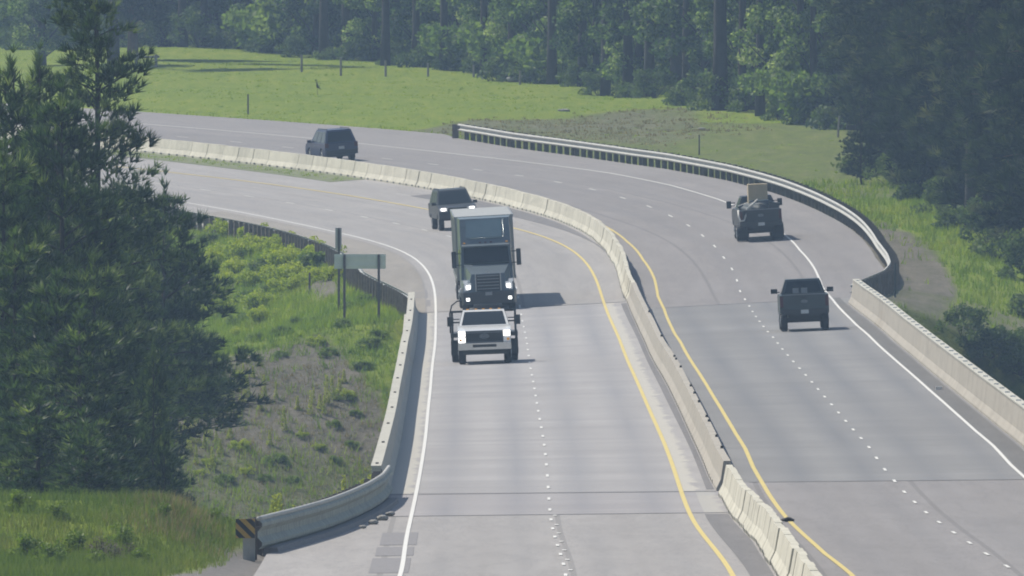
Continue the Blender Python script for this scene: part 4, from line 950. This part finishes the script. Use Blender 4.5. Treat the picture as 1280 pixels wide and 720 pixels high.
def plant(proto, x, y, label, cat, group=None, s=1., rz=None, dz=-.05, sz=None):
    o = proto if proto.name not in first else copy_tree(proto); first[proto.name] = 1
    o.location = (x, y, gz(x, y)+dz); o.rotation_euler = (0, 0, random.uniform(0, 6.28) if rz is None else rz); o.scale = (s, s, sz or s)
    tag(o, label, cat, group); return o
def ux(u, d): return (u-640)/F*d

# --- big pines on the left
pA = pine(11, 24, 3.7, .12, 'needles', None, 1.17, power=.62, tuft=.34, nn=10, r0=.26, wn=.027)
pB = pine(12, 15, 3.2, .04, 'needles', None, 1.48, power=.6, tuft=.34, nn=10, r0=.2, wn=.027)
pC = pine(13, 17, 2.7, .06, 'needles', None, 1.40, power=.65, tuft=.34, nn=10, r0=.2, wn=.027)
pD = pine(14, 13.6, 2.5, .50, 'needles', None, 1.3, power=.5, tuft=.34, nn=10, r0=.14, wn=.027)
def big(proto, u, vtop, d, label, H, s=1., rz=None):
    """stand a pine at distance d so that its top reaches the height measured in the photograph"""
    x = ux(u, d); g = gz(x, d); h = ZC-vtop*d/F-g; return plant(proto, x, d, label, 'pine tree', 'pines left of the bridge', s, rz, -.1, h/H)
big(pA, 122, -110, 622, 'tallest pine at left, its open crown cut by the top of the photo', 24, 1.0, .4)
big(pC, 47, 82, 600, 'pine with the sharp leading spike left of the tallest pine', 17, 1.0)
big(pC, 14, 86, 590, 'pine with a slim pointed top at the left edge of the photo', 17, 1.1)
big(pB, 78, 118, 575, 'dense round shouldered pine directly in front of the tallest pine', 15, 1.15)
big(pD, 206, 236, 680, 'bushy dark pine reaching out right towards the far guardrail', 13.6, 1.0)
big(pD, 212, 318, 702, 'small pine with the rightmost branch tips above the yellow bushes', 13.6, 1.4)
big(pB, 118, 330, 560, 'broad pine in the middle of the left pine stand', 15, 1.0)
big(pB, 20, 300, 545, 'broad pine low at the left edge of the photo above the grassy mound', 15, 1.15)
big(pC, 100, 400, 530, 'wide short pine behind the grassy mound', 17, 1.25)
big(pC, 178, 470, 580, 'short pine at the lower right corner of the left pine stand', 17, .55)
big(pB, 105, 520, 520, 'lowest pine nearest the mound, its crown almost black', 15, .95)
big(pC, 45, 500, 515, 'low pine in the bottom left of the pine stand', 17, 1.2)

big(pB, 60, 150, 585, 'full crowned pine standing between the sharp spiked pine and the tallest pine', 15, 1.1)
big(pB, 5, 190, 560, 'leftmost broad pine, half outside the left edge of the photo', 15, 1.2)
big(pB, 168, 225, 700, 'pine just right of the tallest trunk with its tip against the far road', 15, .75)
big(pC, 118, 240, 585, 'dense pine at the foot of the tallest pine', 17, 1.2)
big(pD, 206, 288, 690, 'pine whose boughs hang over the start of the far guardrail', 13.6, 1.25)
big(pB, 178, 345, 640, 'wide pine at the right side of the pine stand beside the dirt bank', 15, .62)
big(pB, 70, 350, 540, 'wide pine in the lower middle of the pine stand', 15, 1.2)
big(pB, 160, 520, 545, 'low dark pine at the foot of the dirt bank', 15, .55)
big(pC, 110, 540, 512, 'low pine directly behind the crest of the grassy mound', 17, 1.2)

big(pC, 192, 440, 565, 'small dark pine filling the lower right flank of the left pine stand', 17, .42)
big(pC, 205, 545, 540, 'smallest pine at the foot of the pine stand next to the mound', 17, .3)

# --- far meadow wood: trunks and curtains of leaves
bA = broadleaf(21, 17, 3.6, 1.6, 'leaves', 'cottonwood_tree', 'bark', 19000, .14, .34, 95)
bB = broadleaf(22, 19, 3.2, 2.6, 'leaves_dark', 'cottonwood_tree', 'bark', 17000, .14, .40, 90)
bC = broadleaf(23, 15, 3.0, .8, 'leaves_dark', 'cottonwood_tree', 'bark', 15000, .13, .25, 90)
fA = pine(31, 26, 3.0, .10, 'needles2', None, .95, 'conifer_tree', 'redbark', .6, .1, .6, 8, .36, .06)
fB = pine(32, 22, 2.7, .03, 'needles2', None, 1.05, 'conifer_tree', 'bark', .7, -.05, .58, 8, .3, .06)
def bare(seed, H, r, R_):
    """a tall conifer with a long bare trunk, its crown high above"""
    rt = pine(seed, H, R_, .40, 'needles2', None, 1.1, 'tall_conifer', 'bark', .55, .05, .45, 8, r, .05); return rt
fC = bare(33, 27, .30, 3.4)
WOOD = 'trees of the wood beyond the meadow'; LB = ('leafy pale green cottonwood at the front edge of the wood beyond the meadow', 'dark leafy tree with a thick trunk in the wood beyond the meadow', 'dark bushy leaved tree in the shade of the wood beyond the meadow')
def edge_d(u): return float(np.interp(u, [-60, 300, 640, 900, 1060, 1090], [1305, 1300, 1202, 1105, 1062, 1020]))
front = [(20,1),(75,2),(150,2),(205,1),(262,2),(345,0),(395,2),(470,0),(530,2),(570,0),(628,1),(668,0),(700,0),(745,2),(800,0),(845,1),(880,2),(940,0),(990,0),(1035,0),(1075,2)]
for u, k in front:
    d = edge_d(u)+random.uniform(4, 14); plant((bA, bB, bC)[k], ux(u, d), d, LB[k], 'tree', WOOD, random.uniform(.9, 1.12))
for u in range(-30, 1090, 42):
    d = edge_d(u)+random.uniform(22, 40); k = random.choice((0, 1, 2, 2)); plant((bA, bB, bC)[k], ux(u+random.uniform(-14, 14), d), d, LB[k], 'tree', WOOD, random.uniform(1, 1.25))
for u in range(-40, 1130, 36):
    d = edge_d(u)+random.uniform(55, 95); plant(random.choice((fA, fB, fB)), ux(u+random.uniform(-12, 12), d), d, 'dark conifer deep in the wood beyond the meadow', 'conifer', WOOD, random.uniform(1.15, 1.5))
for i, u in enumerate((228, 255, 312, 330, 405, 432, 482, 520, 555, 605, 640, 690, 728, 757, 785, 812, 858, 900, 928, 950, 970, 1000, 1017, 1052, 1066)):
    d = edge_d(u)+(random.uniform(-3, 1.5) if i % 2 else random.uniform(-2, 9)); plant(fC, ux(u, d), d, 'tall conifer showing a straight dark bare trunk at the meadow wood edge', 'conifer', 'bare trunked conifers at the wood edge', random.uniform(.85, 1.15) if u != 900 else 1.5)
# the tall tree whose shadow lies on the meadow
x, y = -26.4, 1237.; plant(fC, x, y, 'lone tall conifer in the meadow hidden behind the tallest left pine', 'conifer', None, 1.05)
plant(bA, x-5, y+6, 'leafy tree beside the lone conifer at the back left of the meadow', 'tree', None, .9)
plant(fC, x-.5, y+16, 'second tall conifer close behind the lone conifer at the back left of the meadow', 'conifer', None, 1.1)
plant(fA, x+.5, y+34, 'third conifer of the row hidden behind the tallest left pine', 'conifer', None, 1.0)
# understory
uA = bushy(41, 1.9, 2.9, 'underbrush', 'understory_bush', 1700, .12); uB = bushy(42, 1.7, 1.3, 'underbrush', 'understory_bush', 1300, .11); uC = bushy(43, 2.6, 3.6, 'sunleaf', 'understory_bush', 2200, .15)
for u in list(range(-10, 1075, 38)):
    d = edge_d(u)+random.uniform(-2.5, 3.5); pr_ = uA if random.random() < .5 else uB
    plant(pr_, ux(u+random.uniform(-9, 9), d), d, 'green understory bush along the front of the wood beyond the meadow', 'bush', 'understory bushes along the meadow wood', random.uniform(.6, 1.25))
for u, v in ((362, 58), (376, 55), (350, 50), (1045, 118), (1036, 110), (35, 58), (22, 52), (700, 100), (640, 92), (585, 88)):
    d = edge_d(u)+9; plant(uC, ux(u, d), d, 'bright bush with sunlight in its leaf colour, in a gap of the meadow wood', 'bush', 'bushes with sunlight in their colour inside the wood', 1.5)  # bright bushes added for the lit gaps, sunlight in their leaf colour

# --- dark conifer wood on the right
RIGHT = 'conifers of the right hand wood'
rt_edge = [(1068, 1040), (1085, 985), (1100, 965), (1125, 945), (1150, 930), (1180, 915), (1210, 900), (1240, 880), (1265, 862), (1290, 845)]
for i, (u, d) in enumerate(rt_edge):
    plant((fB, fA)[i % 2], ux(u+26, d+6), d+6, 'dark dense conifer in the front row of the right hand wood', 'conifer', RIGHT, random.uniform(.95, 1.2))
for i in range(30):
    k = i/29; d = 850+k*240+random.uniform(-10, 10); u = float(np.interp(d, [850, 900, 960, 1040, 1100], [1305, 1240, 1150, 1110, 1090]))+random.uniform(25, 160)*(.6+.6*(1-k))
    plant((fB, fA, fC)[i % 3], ux(u, d+12), d+12, 'shaded conifer standing inside the right hand wood', 'conifer', RIGHT+', inner rows', random.uniform(.95, 1.25))
plant(fC, ux(1213, 893), 893, 'conifer with a long straight reddish trunk in front of the right hand wood', 'conifer', None, .9)
for i, (u, d) in enumerate(((1075, 972), (1105, 950), (1135, 935), (1165, 918), (1195, 897), (1225, 880), (1250, 864), (1278, 850), (1290, 832), (1100, 985))):
    plant(uA if i % 2 else uB, ux(u+10, d), d, 'dark green bush at the foot of the right hand conifers', 'bush', 'bushes below the right hand conifers', random.uniform(.7, 1.2))
for i, (u, vv) in enumerate(((1205, 425), (1228, 440), (1252, 452), (1275, 470), (1240, 470), (1262, 490), (1280, 500), (1218, 455), (1282, 440), (1268, 425), (1290, 520))):
    x, y, z = spot(u, vv+14); plant(uB if i % 2 else uA, x, y, 'dark thicket added for deep shade on the slope below the right bridge parapet', 'bush', 'thickets below the right parapet', random.uniform(.45, .7))  # dark bushes added to deepen the shade of this slope
smal = pine(51, 4.6, .8, .1, 'needles2', None, 1.6, 'young_conifer', 'bark', .8, .2, .2, 8, .06, .03)
plant(smal, ux(1076, 955), 955, 'slender young tree with a thin trunk at the edge of the right hand wood', 'young tree', None, 1.1)

# --- bushes on the left bank
yb = bushy(61, .95, 1.0, 'bush', 'broom_bush', 1900, .06); yg = bushy(62, .9, .95, 'shrub', 'broom_bush', 1700, .06)
for i, (u, v) in enumerate(((262, 300), (285, 292), (305, 318), (322, 308), (330, 335), (348, 326), (365, 330), (378, 322), (395, 330), (352, 345), (318, 352), (300, 338), (340, 362), (372, 345), (405, 322), (388, 312), (310, 372), (285, 385), (330, 380), (258, 330), (272, 345), (268, 320), (292, 352), (330, 395), (300, 400), (362, 362), (382, 352), (355, 310), (375, 306), (412, 345), (345, 300), (322, 296))):
    x, y, z = spot(u, v+6); plant(yb if i % 4 else yg, x, y, 'yellow green broom bush on the bank below the far left guardrail', 'bush', 'broom bushes on the far left bank', random.uniform(.75, 1.25))
for i, (u, v) in enumerate(((415, 330), (402, 318), (440, 380), (462, 372), (375, 400), (398, 396), (428, 402), (352, 412), (318, 420), (462, 430), (455, 455), (475, 415))):
    x, y, z = spot(u, v+6); plant(yg, x, y, 'low green shrub in the grass around the posts of the wide sign', 'bush', 'low shrubs on the left bank', random.uniform(.5, .8), None, -.1, random.uniform(.4, .6))
for i, (u, v) in enumerate(((300, 415), (285, 425), (330, 410), (250, 440), (240, 452), (262, 432), (300, 470), (350, 445), (395, 430), (410, 445), (430, 500), (445, 520), (398, 560), (420, 575), (300, 560), (280, 600), (250, 590), (345, 580), (310, 590), (365, 600), (190, 500), (212, 522), (175, 540), (416, 530), (378, 545), (440, 560), (262, 580), (330, 600))):
    x, y, z = spot(u, v+4); plant((yb, yg)[i % 2], x, y, 'small yellow green bush on the bare dirt bank', 'bush', 'small bushes on the dirt bank', random.uniform(.3, .55))
# --- tall pale stalks on the dirt bank and behind the near rail
def stalk(seed, h, name='mullein_stalk'):
    rnd = np.random.default_rng(seed); n_ = 150; zz_ = rnd.uniform(0, 1, n_)**1.1; a = rnd.uniform(0, 2*PI, n_); r = (.10*(1-zz_)**1.6+.045); c = np.stack([r*np.cos(a)*.7, r*np.sin(a)*.7, zz_*h+.03], 1)
    d = np.stack([np.cos(a), np.sin(a), .5+zz_], 1); d /= np.linalg.norm(d, axis=1, keepdims=True)
    v, f = needle_tris(c, d, .06+.13*(1-zz_)**2, 2, .5, .03); o = link(name, npmesh(name, v, f, 'stalk', np.repeat(np.clip(.45+.3*zz_+rnd.normal(0, .1, n_), 0, 1), 2))); return o
sA = stalk(1, 1.15); sB = stalk(2, .8); sC = stalk(3, 1.4)
STALKS = [(392, 500), (400, 505), (408, 498), (415, 492), (424, 486), (388, 512), (405, 515), (372, 508), (305, 500), (309, 494), (325, 505), (262, 498), (268, 495), (281, 492), (250, 502), (304, 470), (316, 466), (215, 538), (225, 545), (232, 530), (240, 552), (248, 548), (256, 556), (262, 545), (270, 550), (275, 560), (236, 565), (245, 572), (337, 552), (222, 556), (265, 585), (288, 540), (300, 522), (345, 490), (232, 512), (210, 560), (355, 535), (430, 470), (290, 505), (330, 490)]
for i, (u, v) in enumerate(STALKS):
    x, y, z = spot(u, v+8); plant((sA, sB, sC)[i % 3], x, y, 'pale yellow green mullein stalk standing on the bare dirt bank', 'plant', 'mullein stalks on the dirt bank', random.uniform(.6, .95))
for i, (u, d) in enumerate(((342, 468), (350, 471), (368, 477), (377, 479), (380, 483), (418, 487), (424, 489), (430, 492), (398, 480), (345, 474), (452, 497), (462, 499))):
    plant((sA, sC)[i % 2], ux(u, d), d, 'pale mullein stalk rising just behind the near guardrail', 'plant', 'mullein stalks behind the near guardrail', random.uniform(.75, 1.05))
mb = bushy(63, .7, .8, 'shrub', 'mound_shrub', 1500, .045); dbr = bushy(64, .6, .7, 'deadtwig', 'dead_brush', 500, .03)
for u, d, q, s in ((30, 428, 0, .8), (62, 424, 0, .7), (95, 430, 0, .75), (118, 422, 0, .6), (150, 432, 0, .7), (20, 440, 0, .7), (175, 424, 0, .6), (72, 437, 0, .6), (205, 438, 0, .55), (260, 452, 0, .5), (272, 458, 0, .6), (128, 428, 1, .8), (140, 425, 1, .7), (160, 428, 1, .6)):
    plant((mb, dbr)[q], ux(u, d), d, ('low leafy green weed clump on the grassy mound at the near left', 'grey brown dead brush among the weeds of the grassy mound')[q], 'bush', ('weed clumps on the mound', 'dead brush on the mound')[q], s)
# sapling in the meadow
x, y, z = spot(397, 119); sp_ = broadleaf(71, 1.0, .3, .4, 'leaves_dark', 'sapling', 'bark', 40, .05, .02, 6); plant(sp_, x, y, 'tiny leaning sapling alone in the open meadow', 'sapling', None, 1.0, 1.0)

# --- grasses
def tufts(name, pts, h, nbl, w_, mat, label):
    n_ = len(pts); c = np.repeat(pts, nbl, 0); k = len(c); c = c+np.concatenate([RNG.normal(0, .12, (k, 2)), np.zeros((k, 1))], 1)
    hh = np.repeat(h, nbl)*RNG.uniform(.6, 1.2, k); d = np.concatenate([RNG.normal(0, .32, (k, 2)), np.ones((k, 1))], 1); d /= np.linalg.norm(d, axis=1, keepdims=True)
    a = RNG.uniform(0, PI, k); p = np.stack([np.cos(a), np.sin(a), 0*a], 1)*w_
    v = np.stack([c-p, c+p, c+d*hh[:, None]], 1).reshape(-1, 3)
    t_ = np.clip(np.repeat(vnoise(pts[:,0], pts[:,1], 5, 9)*.6+vnoise(pts[:,0], pts[:,1], 1.2, 8)*.4, nbl)+RNG.normal(0, .1, k), 0, 1)
    o = link(name, npmesh(name, v, np.arange(k*3).reshape(-1, 3), mat, t_)); struct(o, label, 'stuff'); return o
def scatter(n_, x0, x1, y0, y1, keep):
    x = RNG.uniform(x0, x1, n_); y = RNG.uniform(y0, y1, n_); z, t, o, dl, dr, D = ground(x, y, True)
    zr_, zs_, zg_ = zones(x, y, t, o, dl, dr, D); k = keep(x, y, t, o, dl, dr, D, zr_, zs_, zg_)
    return np.stack([x, y, z-.02], 1)[RNG.uniform(0, 1, n_) < k]
pm = scatter(9000, -46, 24, 900, 1330, lambda x,y,t,o,dl,dr,D,r,s,g: (dr > .4)*(o > 0)*np.clip(r*1.4-.4, .15, 1)*(1-.8*np.clip(s, 0, 1)))
tufts('meadow_grass', pm, RNG.uniform(.05, .14, len(pm)), 6, .045, 'grass_m', 'short green grass of the far meadow')
pb = scatter(60000, -24, -4.5, 770, 960, lambda x,y,t,o,dl,dr,D,r,s,g: (dl > .3)*(o < 0)*np.clip(1.0-1.25*s, .05, 1)*np.where(t < FARAB, 1, .6)+((t < FARAB)*(o < 0)*np.clip(1-.95*s, .36, 1)*np.clip(r+.2, .5, 1)))
tufts('bank_grass', pb, RNG.uniform(.2, .55, len(pb)), 5, .022, 'grass_s', 'long grass on the bank left of the bridge')
pn = scatter(26000, -16, -4.2, 405, 505, lambda x,y,t,o,dl,dr,D,r,s,g: (dl > 1.0)*np.clip(1-1.3*g-.9*s, 0.02, 1))
tufts('mound_grass', pn, RNG.uniform(.12, .42, len(pn)), 6, .014, 'grass_n', 'lush grass on the mound at the near left')
pd = scatter(1500, -9.6, -6.9, 434, 452, lambda x,y,t,o,dl,dr,D,r,s,g: (dl > .9)*np.exp(-((x+8.1)/.8)**2)*.8)
tufts('dry_grass', pd, RNG.uniform(.2, .42, len(pd)), 6, .013, 'grass_d', 'patch of dry straw coloured grass on the right end of the mound')
pd = scatter(2600, 11-15, 16, 1005, 1120, lambda x,y,t,o,dl,dr,D,r,s,g: (dr > .6)*(o > 0)*np.clip(s*1.6, 0, .8))
tufts('dry_grass', pd, RNG.uniform(.06, .2, len(pd)), 6, .04, 'grass_d', 'dry olive grass on the verge behind the right guardrail')
pd = scatter(5000, -17, -5, 770, 806, lambda x,y,t,o,dl,dr,D,r,s,g: (t < FARAB)*np.clip(s, 0, .6))
tufts('dry_grass', pd, RNG.uniform(.12, .35, len(pd)), 5, .02, 'grass_d', 'straw coloured dead grass on the dirt bank')
pr2 = scatter(12000, 15, 34, 780, 960, lambda x,y,t,o,dl,dr,D,r,s,g: (dr > .6)*np.clip(r-.9*s+.15, .03, 1)+(t < 404)*(o > 11)*.8)
tufts('verge_grass', pr2, RNG.uniform(.2, .5, len(pr2)), 5, .03, 'grass_s', 'rough grass between the right guardrail and the conifers')
pe = scatter(4000, -25, 10, 985, 1120, lambda x,y,t,o,dl,dr,D,r,s,g: (dr > .1)*(dr < 1.5)*(o > 0)*.9)
tufts('verge_grass', pe, RNG.uniform(.2, .4, len(pe)), 5, .03, 'grass_m', 'taller grass along the paved edge of the meadow')
# grass in the widening median strip
k = RNG.uniform(585, 700, 260); oo_ = oB(k)-RNG.uniform(.3, 1.5, 260); q_ = P(k, oo_)
q_ = P(k, oo_); tufts('median_grass', q_, RNG.uniform(.06, .16, len(q_)), 5, .03, 'grass_m', 'thin grass beside the median wall on the far bend')
strip('verge_strip', 585, 700, lambda t: oB(t)-1.9, lambda t: oB(t)+.0, 'dullturf', .012, False, 4, 0, 2)
HAZE, SKY, SUN, EXPO = .00018, .09, 4.4, .38
# ------------------------------------------------------------------ air, light and camera
bm = nb(); box(bm, (0, 1925, 85), (3700, 4290, 240)); hz = fin('haze', bm, 'ground'); hz.data.materials.clear()
m = bpy.data.materials.new('haze air'); m.use_nodes = True; n = m.node_tree; n.nodes.clear(); out = n.nodes.new('ShaderNodeOutputMaterial'); pv = n.nodes.new('ShaderNodeVolumePrincipled')
pv.inputs['Color'].default_value = (.49, .70, .98, 1); pv.inputs['Density'].default_value = HAZE; pv.inputs['Anisotropy'].default_value = 0.1
n.links.new(pv.outputs[0], out.inputs['Volume']); hz.data.materials.append(m); struct(hz, None, 'stuff')
EL, AZ = math.radians(54), math.radians(-55)
w = bpy.data.worlds.new('World'); S.world = w; w.use_nodes = True; n = w.node_tree; bg = n.nodes['Background']
sk = n.nodes.new('ShaderNodeTexSky'); sk.sky_type = 'NISHITA'; sk.sun_disc = False; sk.sun_elevation = EL; sk.sun_rotation = AZ; sk.air_density = 1.2; sk.dust_density = 1.5
n.links.new(sk.outputs[0], bg.inputs[0]); bg.inputs[1].default_value = SKY
ld_ = bpy.data.lights.new('sun', 'SUN'); ld_.energy = SUN; ld_.angle = math.radians(.55); ld_.color = (1, .935, .82)
so = bpy.data.objects.new('sun', ld_); C.objects.link(so); so.location = (0, 600, 150)
d = Vector((math.sin(AZ)*math.cos(EL), math.cos(AZ)*math.cos(EL), math.sin(EL))); so.rotation_euler = (-d).to_track_quat('-Z', 'Y').to_euler()
cd = bpy.data.cameras.new('camera'); co = bpy.data.objects.new('camera', cd); C.objects.link(co)
co.location = (0, 0, ZC); co.rotation_euler = (PI/2, 0, 0); cd.sensor_width = 36; cd.lens = F/1280*36; cd.shift_y = -360/1280; cd.clip_start = 1; cd.clip_end = 9000
S.camera = co
S.view_settings.view_transform = 'Standard'; S.view_settings.look = 'None'; S.view_settings.exposure = EXPO; S.view_settings.gamma = 1
S.cycles.use_denoising = True; S.cycles.max_bounces = 6; S.cycles.transparent_max_bounces = 4; S.cycles.diffuse_bounces = 3; S.cycles.glossy_bounces = 2; S.cycles.transmission_bounces = 2; S.cycles.volume_bounces = 0
S.cycles.sample_clamp_indirect = 6; S.cycles.filter_width = 1.9
